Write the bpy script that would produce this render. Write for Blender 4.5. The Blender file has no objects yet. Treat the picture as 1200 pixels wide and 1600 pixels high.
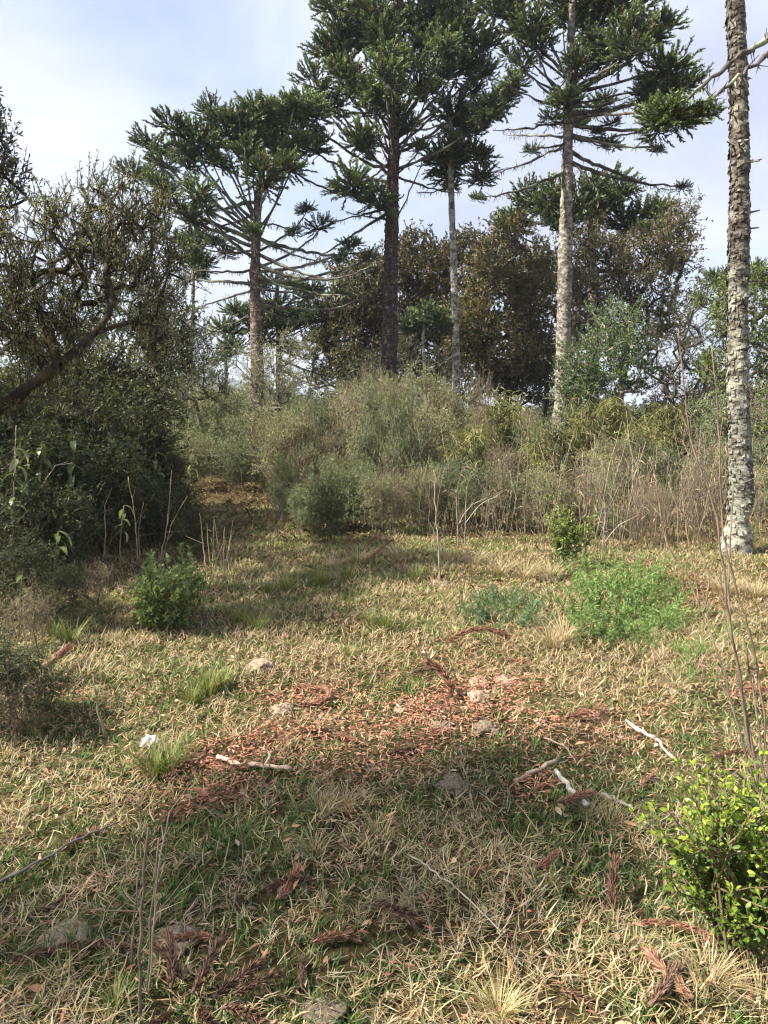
import bpy, math, random
import numpy as np
from mathutils import Matrix, Vector

# ------------------------------------------------------------------ camera, sky, sun, exposure
sc = bpy.context.scene
col = sc.collection
EYE = 1.6
FPX = 26.0 / 36.0 * 1600.0
HORIZON = 635.0
PITCH = math.atan((800.0 - HORIZON) / FPX)

cam_d = bpy.data.cameras.new('camera')
cam_d.sensor_fit = 'VERTICAL'
cam_d.sensor_height = 36.0
cam_d.sensor_width = 27.0
cam_d.lens = 26.0
cam_d.clip_start = 0.05
cam_d.clip_end = 6000.0
cam = bpy.data.objects.new('camera', cam_d)
col.objects.link(cam)
cam.location = (0, 0, EYE)
cam.rotation_euler = (math.pi / 2 - PITCH, 0, 0)
sc.camera = cam

SUN_ELEV = math.radians(47)
SUN_BEHIND = math.radians(14)            # sun to the left, a little behind the viewer
sun_dir = Vector((-math.cos(SUN_ELEV) * math.cos(SUN_BEHIND),
                  -math.cos(SUN_ELEV) * math.sin(SUN_BEHIND), math.sin(SUN_ELEV)))
world = bpy.data.worlds.new('World')
sc.world = world
world.use_nodes = True
wn, wl = world.node_tree.nodes, world.node_tree.links
wn.clear()
w_out = wn.new('ShaderNodeOutputWorld')
w_bg = wn.new('ShaderNodeBackground')
w_bg.inputs['Strength'].default_value = 0.080
w_sky = wn.new('ShaderNodeTexSky')
w_sky.sky_type = 'NISHITA'
w_sky.sun_disc = False
w_sky.sun_elevation = SUN_ELEV
w_sky.sun_rotation = math.atan2(sun_dir.x, sun_dir.y)
w_sky.air_density = 1.0
w_sky.dust_density = 1.5
w_tc = wn.new('ShaderNodeTexCoord')
w_map = wn.new('ShaderNodeMapping')
w_map.inputs['Scale'].default_value = (1.0, 1.0, 2.0)
w_map.inputs['Location'].default_value = (0.35, 0.1, 0.2)
w_n = wn.new('ShaderNodeTexNoise')
w_n.inputs['Scale'].default_value = 2.6
w_n.inputs['Detail'].default_value = 5.0
w_n.inputs['Roughness'].default_value = 0.5
w_n.inputs['Distortion'].default_value = 0.5
w_r = wn.new('ShaderNodeValToRGB')
w_r.color_ramp.elements[0].position = 0.30
w_r.color_ramp.elements[0].color = (0.25, 0.25, 0.25, 1)
w_r.color_ramp.elements[1].position = 0.55
w_r.color_ramp.elements[1].color = (0.97, 0.97, 0.97, 1)
w_c = wn.new('ShaderNodeValToRGB')       # cloud body: whiter and greyer swathes
w_c.color_ramp.elements[0].position = 0.38
w_c.color_ramp.elements[0].color = (0.30, 0.325, 0.415, 1)
w_c.color_ramp.elements[1].position = 0.62
w_c.color_ramp.elements[1].color = (0.43, 0.455, 0.525, 1)
w_n2 = wn.new('ShaderNodeTexNoise')
w_n2.inputs['Scale'].default_value = 2.2
w_n2.inputs['Detail'].default_value = 6.0
w_n2.inputs['Distortion'].default_value = 0.6
w_sc = wn.new('ShaderNodeVectorMath')
w_sc.operation = 'SCALE'
w_sc.inputs['Scale'].default_value = 10.0
w_mix = wn.new('ShaderNodeMixRGB')
wl.new(w_tc.outputs['Generated'], w_map.inputs['Vector'])
wl.new(w_map.outputs['Vector'], w_n.inputs['Vector'])
wl.new(w_map.outputs['Vector'], w_n2.inputs['Vector'])
wl.new(w_n.outputs['Fac'], w_r.inputs['Fac'])
wl.new(w_n2.outputs['Fac'], w_c.inputs['Fac'])
wl.new(w_c.outputs['Color'], w_sc.inputs[0])
wl.new(w_r.outputs['Color'], w_mix.inputs['Fac'])
wl.new(w_sky.outputs['Color'], w_mix.inputs['Color1'])
wl.new(w_sc.outputs['Vector'], w_mix.inputs['Color2'])
wl.new(w_mix.outputs['Color'], w_bg.inputs['Color'])
wl.new(w_bg.outputs['Background'], w_out.inputs['Surface'])

sun_d = bpy.data.lights.new('sun', 'SUN')
sun_d.energy = 5.0
sun_d.angle = math.radians(1.2)
sun_d.color = (1.0, 0.93, 0.82)
sun = bpy.data.objects.new('sun', sun_d)
col.objects.link(sun)
sun.rotation_euler = sun_dir.to_track_quat('Z', 'Y').to_euler()
sun.location = (-20, -5, 25)

sc.view_settings.view_transform = 'Standard'
sc.view_settings.look = 'None'
sc.view_settings.gamma = 1.0
sc.view_settings.use_curve_mapping = False
sc.view_settings.exposure = 1.52
sc.render.film_transparent = False
sc.cycles.max_bounces = 6
sc.cycles.diffuse_bounces = 3
sc.cycles.transmission_bounces = 3
sc.cycles.glossy_bounces = 2
sc.cycles.use_denoising = True
sc.cycles.filter_width = 1.2 if hasattr(sc.cycles, 'filter_width') else 1.5

# ------------------------------------------------------------------ helpers: places
CP, SP = math.cos(PITCH), math.sin(PITCH)

def ray(px, py):
    u, v = (px - 600.0) / FPX, (800.0 - py) / FPX
    return np.array((u, CP + v * SP, -SP + v * CP))

def at(px, py, Y):
    d = ray(px, py)
    return np.array((0, 0, EYE)) + d * (Y / d[1])

def hash2(ix, iy, s):
    v = np.sin(ix * 127.1 + iy * 311.7 + s * 74.7) * 43758.5453
    return v - np.floor(v)

def vnoise(x, y, s=0.0):
    x, y = np.asarray(x, float), np.asarray(y, float)
    ix, iy = np.floor(x), np.floor(y)
    fx, fy = x - ix, y - iy
    fx, fy = fx * fx * (3 - 2 * fx), fy * fy * (3 - 2 * fy)
    a, b = hash2(ix, iy, s), hash2(ix + 1, iy, s)
    c, d = hash2(ix, iy + 1, s), hash2(ix + 1, iy + 1, s)
    return (a * (1 - fx) + b * fx) * (1 - fy) + (c * (1 - fx) + d * fx) * fy

def fbm(x, y, s=0.0, o=3):
    t, a, n = 0.0, 0.5, 0.0
    for i in range(o):
        t = t + a * vnoise(x * 2 ** i, y * 2 ** i, s + i * 13.7)
        n += a
        a *= 0.5
    return t / n

def hgt(x, y):
    x, y = np.asarray(x, float), np.asarray(y, float)
    h = 0.16 * (fbm(x * 0.5, y * 0.5, 3.1) - 0.5) + 0.05 * (vnoise(x * 2.3, y * 2.3, 7.7) - 0.5)
    h = h + 0.022 * (vnoise(x * 7, y * 7, 1.7) - 0.5)
    bank = np.clip((y - 8.5) / 6.0, 0, 1) * np.clip((x + 1.0) / 4.0, 0, 1)
    h = h + 0.22 * bank
    return h * np.clip((60 - np.abs(y)) / 30, 0, 1) * np.clip((60 - np.abs(x)) / 30, 0, 1)

def gp(px, py):
    d = ray(px, py)
    z = 0.0
    for _ in range(12):
        t = (z - EYE) / d[2]
        p = np.array((0, 0, EYE)) + d * t
        z = float(hgt(p[0], p[1]))
    return np.array((p[0], p[1], z))

def on(x, y):
    return np.array((x, y, float(hgt(x, y))))

def gdist(px, Y):
    p = at(px, 635, Y)
    return on(p[0], Y)

# ------------------------------------------------------------------ helpers: meshes
class MB:
    def __init__(s):
        s.V, s.Q, s.T, s.C, s.n = [], [], [], [], 0
    def add(s, V, Q=None, T=None, C=(0.5, 0.5, 0.5)):
        V = np.asarray(V, float).reshape(-1, 3)
        C = np.asarray(C, float)
        if C.ndim == 1:
            C = np.tile(C, (len(V), 1))
        s.V.append(V); s.C.append(C)
        if Q is not None and len(Q): s.Q.append(np.asarray(Q, int) + s.n)
        if T is not None and len(T): s.T.append(np.asarray(T, int) + s.n)
        s.n += len(V)
    def mesh(s, name, mat, smooth=False):
        V = np.concatenate(s.V); C = np.concatenate(s.C)
        Q = np.concatenate(s.Q) if s.Q else np.zeros((0, 4), int)
        T = np.concatenate(s.T) if s.T else np.zeros((0, 3), int)
        me = bpy.data.meshes.new(name)
        me.vertices.add(len(V)); me.vertices.foreach_set('co', V.ravel())
        nl = Q.size + T.size
        me.loops.add(nl)
        me.loops.foreach_set('vertex_index', np.concatenate([Q.ravel(), T.ravel()]).astype(np.int32))
        npol = len(Q) + len(T)
        me.polygons.add(npol)
        st = np.concatenate([np.arange(len(Q)) * 4, Q.size + np.arange(len(T)) * 3]).astype(np.int32)
        me.polygons.foreach_set('loop_start', st)
        if smooth:
            me.polygons.foreach_set('use_smooth', np.ones(npol, bool))
        a = me.color_attributes.new('Col', 'FLOAT_COLOR', 'POINT')
        a.data.foreach_set('color', np.concatenate([C, np.ones((len(C), 1))], 1).ravel().astype(np.float32))
        me.materials.append(mat)
        me.update(calc_edges=True)
        return me
    def obj(s, name, mat, parent=None, smooth=False, loc=None):
        return link(name, s.mesh(name, mat, smooth), parent, loc)

def link(name, data, parent=None, loc=None):
    o = bpy.data.objects.new(name, data)
    col.objects.link(o)
    if parent is not None: o.parent = parent
    if loc is not None: o.location = tuple(loc)
    return o

def tag(o, label=None, cat=None, group=None, kind=None):
    if label: o['label'] = label
    if cat: o['category'] = cat
    if group: o['group'] = group
    if kind: o['kind'] = kind
    return o

def thing(name, loc, label, cat, group=None, rz=0.0, scale=1.0):
    o = bpy.data.objects.new(name, None)
    o.empty_display_size = 0.1
    col.objects.link(o)
    o.location = tuple(loc)
    o.rotation_euler = (0, 0, rz)
    o.scale = (scale,) * 3 if np.isscalar(scale) else tuple(scale)
    return tag(o, label, cat, group)

def unit(v):
    v = np.asarray(v, float)
    return v / np.maximum(np.linalg.norm(v, axis=-1, keepdims=True), 1e-9)

def tube(mb, P, R, sides=6, C=(0.5, 0.5, 0.5), rough=0.0, rng=None, cap=True):
    P = np.asarray(P, float); n = len(P)
    R = np.broadcast_to(np.asarray(R, float), (n,))
    T = unit(np.gradient(P, axis=0))
    ref = np.array((0.0, 0.0, 1.0)) if abs(T[0][2]) < 0.8 else np.array((1.0, 0.0, 0.0))
    U = np.zeros_like(P); u = unit(np.cross(T[0], ref))
    for i in range(n):
        u = unit(u - T[i] * np.dot(u, T[i])); U[i] = u
    W = np.cross(T, U)
    a = np.arange(sides) * 2 * math.pi / sides
    rr = R[:, None] * np.ones((1, sides))
    if rough and rng is not None:
        rr = rr * (1 + rough * (rng.random((n, sides)) - 0.5) * 2)
    V = P[:, None, :] + rr[..., None] * (np.cos(a)[None, :, None] * U[:, None, :] + np.sin(a)[None, :, None] * W[:, None, :])
    i, j = np.meshgrid(np.arange(n - 1), np.arange(sides), indexing='ij')
    k = (j + 1) % sides
    Q = np.stack([i * sides + j, i * sides + k, (i + 1) * sides + k, (i + 1) * sides + j], -1).reshape(-1, 4)
    V = V.reshape(-1, 3)
    Tt = None
    if cap:
        V = np.concatenate([V, P[-1:], P[:1]])
        b = (n - 1) * sides
        jj = np.arange(sides)
        Tt = np.concatenate([np.stack([b + jj, b + (jj + 1) % sides, np.full(sides, n * sides)], -1),
                             np.stack([(jj + 1) % sides, jj, np.full(sides, n * sides + 1)], -1)])
    Cc = np.asarray(C, float)
    if Cc.ndim == 2:
        Cc = np.repeat(Cc, sides, 0)
        if cap: Cc = np.concatenate([Cc, Cc[-1:], Cc[:1]])
    mb.add(V, Q, Tt, Cc)

def prisms(mb, A, B, ra, rb, C):
    """many thin 3-sided twigs at once"""
    A, B = np.asarray(A, float), np.asarray(B, float); n = len(A)
    if n == 0: return
    D = unit(B - A)
    ref = np.where(np.abs(D[:, 2:3]) < 0.9, np.array([[0, 0, 1.0]]), np.array([[1.0, 0, 0]]))
    U = unit(np.cross(D, ref)); W = np.cross(D, U)
    ang = np.array([0, 2.0944, 4.1888])
    ring = np.cos(ang)[None, :, None] * U[:, None] + np.sin(ang)[None, :, None] * W[:, None]
    ra = np.broadcast_to(ra, (n,))[:, None, None]; rb = np.broadcast_to(rb, (n,))[:, None, None]
    V = np.concatenate([A[:, None] + ring * ra, B[:, None] + ring * rb], 1).reshape(-1, 3)
    o = np.arange(n)[:, None] * 6
    Q = np.concatenate([o + np.array([[0, 1, 4, 3]]), o + np.array([[1, 2, 5, 4]]), o + np.array([[2, 0, 3, 5]])])
    C = np.asarray(C, float)
    C = np.repeat(C, 6, 0) if C.ndim == 2 else C
    mb.add(V, Q, None, C)

def leaves(mb, P, D, L, W, C, rng, fold=0.25, flat=None, droop=0.0):
    """pointed folded leaves: base, two flanks, tip"""
    P = np.asarray(P, float); n = len(P)
    if n == 0: return
    D = unit(D)
    N = rng.normal(size=(n, 3)) if flat is None else np.array([[0, 0, 1.0]]) * flat + rng.normal(size=(n, 3)) * (1 - flat)
    S = unit(np.cross(D, N)); N = np.cross(S, D)
    L = np.broadcast_to(L, (n,))[:, None]; W = np.broadcast_to(W, (n,))[:, None]
    mid = P + D * L * 0.45
    tip = P + D * L
    if droop:
        tip = tip - np.array([[0, 0, 1.0]]) * L * droop
    V = np.stack([P, mid + S * W * .5 + N * W * fold, tip, mid - S * W * .5 + N * W * fold], 1).reshape(-1, 3)
    o = np.arange(n)[:, None] * 4
    T = np.concatenate([o + np.array([[0, 1, 2]]), o + np.array([[0, 2, 3]])])
    C = np.asarray(C, float)
    C = np.repeat(C, 4, 0) if C.ndim == 2 else C
    mb.add(V, None, T, C)

def leaf6(mb, P, D, L, W, C, rng):
    """curled lance-shaped dead leaves"""
    n = len(P); D = unit(D)
    N = unit(np.array([[0, 0, 1.0]]) + rng.normal(size=(n, 3)) * .45)
    S = unit(np.cross(D, N)); N = np.cross(S, D)
    L = L[:, None]; W = W[:, None]
    cu = rng.uniform(-.25, .35, (n, 1)); ed = rng.uniform(.0, .5, (n, 1))
    rows = []
    for f, w in ((0, .04), (.25, .8), (.55, 1.0), (.82, .55), (1.0, .02)):
        c = P + D * L * f + N * L * cu * f * f
        rows += [c + S * W * w * .5 + N * W * w * ed, c, c - S * W * w * .5 + N * W * w * ed]
    V = np.stack(rows, 1).reshape(-1, 3)
    o = np.arange(n)[:, None] * 15
    Q = np.concatenate([o + np.array([[a, a + 1, a + 4, a + 3]]) for k in range(4) for a in (k * 3, k * 3 + 1)])
    mb.add(V, Q, None, np.repeat(C, 15, 0))

def pick(rng, cols, n, p=None, jit=0.25):
    cols = np.asarray(cols, float)
    i = rng.choice(len(cols), n, p=p)
    c = cols[i] * (1 + (rng.random((n, 1)) - 0.5) * 2 * jit)
    return np.clip(c * (1 + (rng.random((n, 3)) - 0.5) * 0.12), 0, 1)

def bez(p0, p1, p2, p3, n):
    t = np.linspace(0, 1, n)[:, None]
    return (1 - t) ** 3 * p0 + 3 * (1 - t) ** 2 * t * p1 + 3 * (1 - t) * t * t * p2 + t ** 3 * p3

def smooth_path(pts, n):
    pts = np.asarray(pts, float)
    d = np.concatenate([[0], np.cumsum(np.linalg.norm(np.diff(pts, axis=0), axis=1))])
    t = np.linspace(0, d[-1], n)
    out = np.stack([np.interp(t, d, pts[:, k]) for k in range(3)], 1)
    for _ in range(2):
        out[1:-1] = (out[:-2] + 2 * out[1:-1] + out[2:]) / 4
    return out

# ------------------------------------------------------------------ materials
def new_mat(name):
    m = bpy.data.materials.new(name); m.use_nodes = True
    return m, m.node_tree.nodes, m.node_tree.links, m.node_tree.nodes['Principled BSDF']

def attr_col(n, l, var=0.25, scale=60.0):
    """vertex colour x fine noise x per-object variation"""
    a = n.new('ShaderNodeAttribute'); a.attribute_name = 'Col'
    hsv = n.new('ShaderNodeHueSaturation')
    oi = n.new('ShaderNodeObjectInfo')
    mr = n.new('ShaderNodeMapRange')
    mr.inputs['To Min'].default_value = 1 - var; mr.inputs['To Max'].default_value = 1 + var
    l.new(oi.outputs['Random'], mr.inputs['Value'])
    l.new(mr.outputs['Result'], hsv.inputs['Value'])
    l.new(a.outputs['Color'], hsv.inputs['Color'])
    return hsv.outputs['Color']

def leaf_mat(name, trans=0.35, rough=0.5, spec=0.3, var=0.2, tint=(1.15, 1.25, 0.6)):
    m, n, l, b = new_mat(name)
    c = attr_col(n, l, var)
    b.inputs['Roughness'].default_value = rough
    b.inputs['Specular IOR Level'].default_value = spec
    l.new(c, b.inputs['Base Color'])
    t = n.new('ShaderNodeBsdfTranslucent')
    mul = n.new('ShaderNodeMixRGB'); mul.blend_type = 'MULTIPLY'; mul.inputs['Fac'].default_value = 1
    mul.inputs['Color2'].default_value = (*tint, 1)
    l.new(c, mul.inputs['Color1']); l.new(mul.outputs['Color'], t.inputs['Color'])
    mx = n.new('ShaderNodeMixShader'); mx.inputs['Fac'].default_value = trans
    l.new(b.outputs['BSDF'], mx.inputs[1]); l.new(t.outputs['BSDF'], mx.inputs[2])
    l.new(mx.outputs['Shader'], n['Material Output'].inputs['Surface'])
    return m

def wood_mat(name, var=0.12, scale=25.0, bump=0.4, stretch=(1, 1, 0.35)):
    m, n, l, b = new_mat(name)
    c = attr_col(n, l, var)
    tc = n.new('ShaderNodeTexCoord'); mp = n.new('ShaderNodeMapping')
    mp.inputs['Scale'].default_value = stretch
    l.new(tc.outputs['Object'], mp.inputs['Vector'])
    nz = n.new('ShaderNodeTexNoise'); nz.inputs['Scale'].default_value = scale; nz.inputs['Detail'].default_value = 5
    l.new(mp.outputs['Vector'], nz.inputs['Vector'])
    r = n.new('ShaderNodeMapRange'); r.inputs['From Min'].default_value = .3; r.inputs['From Max'].default_value = .7
    r.inputs['To Min'].default_value = .55; r.inputs['To Max'].default_value = 1.4
    l.new(nz.outputs['Fac'], r.inputs['Value'])
    mx = n.new('ShaderNodeVectorMath'); mx.operation = 'SCALE'
    l.new(c, mx.inputs[0]); l.new(r.outputs['Result'], mx.inputs['Scale'])
    l.new(mx.outputs['Vector'], b.inputs['Base Color'])
    b.inputs['Roughness'].default_value = 0.9
    b.inputs['Specular IOR Level'].default_value = 0.1
    bp = n.new('ShaderNodeBump'); bp.inputs['Strength'].default_value = bump; bp.inputs['Distance'].default_value = 0.02
    l.new(nz.outputs['Fac'], bp.inputs['Height']); l.new(bp.outputs['Normal'], b.inputs['Normal'])
    return m

def bark_mat(name, dark, mid, light, lichen, lich_amt, scale=14.0):
    """rough plated bark with crustose lichen patches"""
    m, n, l, b = new_mat(name)
    tc = n.new('ShaderNodeTexCoord'); mp = n.new('ShaderNodeMapping')
    mp.inputs['Scale'].default_value = (1, 1, 1.6)
    l.new(tc.outputs['Object'], mp.inputs['Vector'])
    vo = n.new('ShaderNodeTexNoise'); vo.inputs['Scale'].default_value = scale * 1.3; vo.inputs['Detail'].default_value = 6
    vo.inputs['Roughness'].default_value = 0.7
    l.new(mp.outputs['Vector'], vo.inputs['Vector'])
    cr = n.new('ShaderNodeValToRGB')
    e = cr.color_ramp.elements
    e[0].position = .33; e[0].color = (*dark, 1); e[1].position = .68; e[1].color = (*light, 1)
    k = e.new(.5); k.color = (*mid, 1)
    l.new(vo.outputs['Fac'], cr.inputs['Fac'])
    n2 = n.new('ShaderNodeTexNoise'); n2.inputs['Scale'].default_value = scale * 0.55; n2.inputs['Detail'].default_value = 8
    n2.inputs['Roughness'].default_value = .72
    l.new(mp.outputs['Vector'], n2.inputs['Vector'])
    th = n.new('ShaderNodeMapRange'); th.inputs['From Min'].default_value = 0.62 - lich_amt * 0.3
    th.inputs['From Max'].default_value = 0.70 - lich_amt * 0.3
    l.new(n2.outputs['Fac'], th.inputs['Value'])
    mx = n.new('ShaderNodeMixRGB'); mx.inputs['Color2'].default_value = (*lichen, 1)
    l.new(th.outputs['Result'], mx.inputs['Fac']); l.new(cr.outputs['Color'], mx.inputs['Color1'])
    at_ = n.new('ShaderNodeAttribute'); at_.attribute_name = 'Col'
    mu = n.new('ShaderNodeMixRGB'); mu.blend_type = 'MULTIPLY'; mu.inputs['Fac'].default_value = 1
    l.new(mx.outputs['Color'], mu.inputs['Color1']); l.new(at_.outputs['Color'], mu.inputs['Color2'])
    l.new(mu.outputs['Color'], b.inputs['Base Color'])
    b.inputs['Roughness'].default_value = 0.92
    b.inputs['Specular IOR Level'].default_value = 0.1
    bp = n.new('ShaderNodeBump'); bp.inputs['Strength'].default_value = .8; bp.inputs['Distance'].default_value = 0.03
    l.new(vo.outputs['Fac'], bp.inputs['Height']); l.new(bp.outputs['Normal'], b.inputs['Normal'])
    return m

M_needle = leaf_mat('araucaria_needles', 0.15, 0.45, 0.35, 0.18, (1.1, 1.2, .6))
M_leaf = leaf_mat('tree_leaves', 0.28, 0.5, 0.3, 0.12)
M_shrub = leaf_mat('shrub_leaves', 0.3, 0.55, 0.25, 0.2)
M_gloss = leaf_mat('glossy_leaves', 0.35, 0.35, 0.45, 0.08)
M_grass = leaf_mat('grass_blades', 0.3, 0.55, 0.25, 0.0, (1.1, 1.1, .7))
M_litter = leaf_mat('dead_litter', 0.12, 0.7, 0.15, 0.1, (1.2, 1.0, .7))
M_wood = wood_mat('twig_wood')
M_bark_grey = bark_mat('bark_lichen_grey', (.05, .04, .032), (.13, .105, .085), (.25, .21, .17), (.33, .32, .26), .5)
M_bark_white = bark_mat('bark_lichen_white', (.04, .032, .027), (.13, .11, .09), (.27, .245, .205), (.40, .395, .34), .55, 13)
M_bark_dark = bark_mat('bark_dark_plates', (.02, .015, .013), (.075, .052, .044), (.19, .145, .125), (.28, .26, .22), .22)
M_bark_pink = bark_mat('bark_pinkish', (.04, .029, .025), (.11, .078, .066), (.22, .165, .145), (.30, .285, .24), .35)

def ground_mat():
    m, n, l, b = new_mat('ground_soil')
    tc = n.new('ShaderNodeTexCoord')
    n1 = n.new('ShaderNodeTexNoise'); n1.inputs['Scale'].default_value = 1.1; n1.inputs['Detail'].default_value = 6
    n2 = n.new('ShaderNodeTexNoise'); n2.inputs['Scale'].default_value = 34; n2.inputs['Detail'].default_value = 6
    n2.inputs['Roughness'].default_value = .7
    l.new(tc.outputs['Object'], n1.inputs['Vector']); l.new(tc.outputs['Object'], n2.inputs['Vector'])
    c1 = n.new('ShaderNodeValToRGB')
    e = c1.color_ramp.elements
    e[0].position = .32; e[0].color = (.035, .026, .016, 1); e[1].position = .72; e[1].color = (.19, .15, .085, 1)
    k = e.new(.5); k.color = (.075, .058, .032, 1)
    l.new(n2.outputs['Fac'], c1.inputs['Fac'])
    c2 = n.new('ShaderNodeValToRGB')
    c2.color_ramp.elements[0].position = .4; c2.color_ramp.elements[0].color = (.68, .66, .5, 1)
    c2.color_ramp.elements[1].position = .6; c2.color_ramp.elements[1].color = (1.1, 1.1, .9, 1)
    l.new(n1.outputs['Fac'], c2.inputs['Fac'])
    mu = n.new('ShaderNodeMixRGB'); mu.blend_type = 'MULTIPLY'; mu.inputs['Fac'].default_value = 1
    l.new(c1.outputs['Color'], mu.inputs['Color1']); l.new(c2.outputs['Color'], mu.inputs['Color2'])
    l.new(mu.outputs['Color'], b.inputs['Base Color'])
    b.inputs['Roughness'].default_value = .95; b.inputs['Specular IOR Level'].default_value = .1
    bp = n.new('ShaderNodeBump'); bp.inputs['Strength'].default_value = .7; bp.inputs['Distance'].default_value = .03
    l.new(n2.outputs['Fac'], bp.inputs['Height']); l.new(bp.outputs['Normal'], b.inputs['Normal'])
    return m
M_ground = ground_mat()

def earth_mat(name, a, bcol, sc_=30):
    m, n, l, b = new_mat(name)
    tc = n.new('ShaderNodeTexCoord')
    nz = n.new('ShaderNodeTexNoise'); nz.inputs['Scale'].default_value = sc_; nz.inputs['Detail'].default_value = 8
    nz.inputs['Roughness'].default_value = .7
    l.new(tc.outputs['Object'], nz.inputs['Vector'])
    c = n.new('ShaderNodeValToRGB')
    c.color_ramp.elements[0].position = .35; c.color_ramp.elements[0].color = (*a, 1)
    c.color_ramp.elements[1].position = .62; c.color_ramp.elements[1].color = (*bcol, 1)
    l.new(nz.outputs['Fac'], c.inputs['Fac']); l.new(c.outputs['Color'], b.inputs['Base Color'])
    b.inputs['Roughness'].default_value = .95; b.inputs['Specular IOR Level'].default_value = .1
    bp = n.new('ShaderNodeBump'); bp.inputs['Strength'].default_value = .8; bp.inputs['Distance'].default_value = .012
    l.new(nz.outputs['Fac'], bp.inputs['Height']); l.new(bp.outputs['Normal'], b.inputs['Normal'])
    return m
M_clod = earth_mat('dry_earth', (.13, .095, .065), (.42, .335, .235), 55)
M_clod_grey = earth_mat('grey_earth', (.085, .066, .046), (.26, .21, .15), 55)
M_white = earth_mat('white_scrap', (.62, .61, .57), (.82, .81, .77), 12)
M_hill = earth_mat('hill_forest', (.018, .032, .016), (.05, .075, .032), .03)

# ------------------------------------------------------------------ ground and hills
def axis(lo, hi, f0, f1, step):
    c = [np.arange(f0, f1 + 1e-6, step)]
    a, s = f1, step
    while a < hi:
        s *= 1.22; a += s; c.append([min(a, hi)])
    a, s = f0, step
    while a > lo:
        s *= 1.22; a -= s; c.insert(0, [max(a, lo)])
    return np.unique(np.concatenate(c))

gx, gy = axis(-2600, 2600, -7, 7, .09), axis(-200, 2600, 1.0, 12, .09)
GX, GY = np.meshgrid(gx, gy)
mb = MB()
nx, ny = len(gx), len(gy)
i, j = np.meshgrid(np.arange(ny - 1), np.arange(nx - 1), indexing='ij')
mb.add(np.stack([GX.ravel(), GY.ravel(), hgt(GX, GY).ravel()], 1),
       np.stack([i * nx + j, i * nx + j + 1, (i + 1) * nx + j + 1, (i + 1) * nx + j], -1).reshape(-1, 4))
tag(mb.obj('ground', M_ground, smooth=True), kind='structure')

def hill_ridge(name, Y, amp, seed, x0, x1, xc, wd):
    mb = MB()
    xs, ts = np.linspace(x0, x1, 120), np.linspace(0, 1, 14)
    X, Tt = np.meshgrid(xs, ts)
    top = amp * (0.75 + 0.5 * fbm(X / 160.0, 0 * X + 2.3, seed, 4)) * (.04 + .96 * np.exp(-((X - xc) / wd) ** 2))
    prof = np.sin(Tt * math.pi / 2) ** 1.1
    Z = top * prof - 8 * (1 - Tt) + 5 * (vnoise(X / 14.0, Tt * 30, seed + 4) - .5) * prof
    Yy = Y - 0.5 * amp + Tt * 1.8 * amp + 10 * vnoise(X / 30.0, Tt * 9, seed + 9)
    n0, n1 = Z.shape
    i, j = np.meshgrid(np.arange(n0 - 1), np.arange(n1 - 1), indexing='ij')
    mb.add(np.stack([X.ravel(), Yy.ravel(), Z.ravel()], 1),
           np.stack([i * n1 + j, i * n1 + j + 1, (i + 1) * n1 + j + 1, (i + 1) * n1 + j], -1).reshape(-1, 4))
    o = mb.obj(name, M_hill, smooth=True)
    return tag(o, 'forested hill ridge fading blue beyond the trees', None, None, 'structure')
hill_ridge('hills', 900, 56, 5.0, -1300, 900, -330, 190)

# ------------------------------------------------------------------ araucaria trees
LICHEN = (.30, .31, .22)

def tuft_mesh(seed, ntw, bright, spread=1.0):
    """a rounded clump: branchlets fan out and carry finger-like needle-covered twigs"""
    rng = np.random.default_rng(seed)
    mb = MB()
    P, D, L, C = [], [], [], []
    tw_a, tw_b = [], []
    for k in range(ntw):
        az = rng.random() * 2 * math.pi
        el = math.asin(rng.uniform(-.5, 1.0))
        rad_d = np.array((math.cos(az) * math.cos(el) + .12, math.sin(az) * math.cos(el), math.sin(el)))
        s0 = np.array((-.16, 0, -.10)) + unit(rad_d) * np.array((1.15, 1.0, .75)) * rng.uniform(.04, .24) + rng.normal(size=3) * .03
        if k % 3 == 0:
            tw_a.append(np.array([[-.34, 0, -.14]])); tw_b.append(s0[None])
        d = unit(unit(rad_d) + rng.normal(size=3) * .22)
        ln = rng.uniform(.13, .25) * spread
        m = 4
        pts = [s0]
        for q in range(m):
            d = unit(d + np.array((0, 0, .08)) + rng.normal(size=3) * .06)
            pts.append(pts[-1] + d * ln / m)
        pts = np.array(pts)
        tw_a.append(pts[:-1]); tw_b.append(pts[1:])
        nn = 30
        tt = np.linspace(.04, 1, nn) ** .9 * m
        ii = np.minimum(tt.astype(int), m - 1)
        f = (tt - ii)[:, None]
        pos = pts[ii] * (1 - f) + pts[ii + 1] * f
        ax = unit(pts[ii + 1] - pts[ii])
        ra = rng.normal(size=(nn, 3))
        ra = unit(ra - ax * (ra * ax).sum(1, keepdims=True))
        P.append(pos); D.append(ax * .9 + ra * .72)
        L.append(rng.uniform(.038, .058, nn))
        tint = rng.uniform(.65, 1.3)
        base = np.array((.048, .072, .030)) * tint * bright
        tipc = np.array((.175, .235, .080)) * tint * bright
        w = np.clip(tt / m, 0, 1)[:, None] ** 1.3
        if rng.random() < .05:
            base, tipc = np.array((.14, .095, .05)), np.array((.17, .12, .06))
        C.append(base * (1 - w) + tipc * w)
    prisms(mb, np.concatenate(tw_a), np.concatenate(tw_b), .009, .008, (.06, .065, .035))
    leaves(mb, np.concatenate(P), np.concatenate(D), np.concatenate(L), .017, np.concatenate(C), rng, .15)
    return mb.mesh('foliage_tuft', M_needle)

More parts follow.
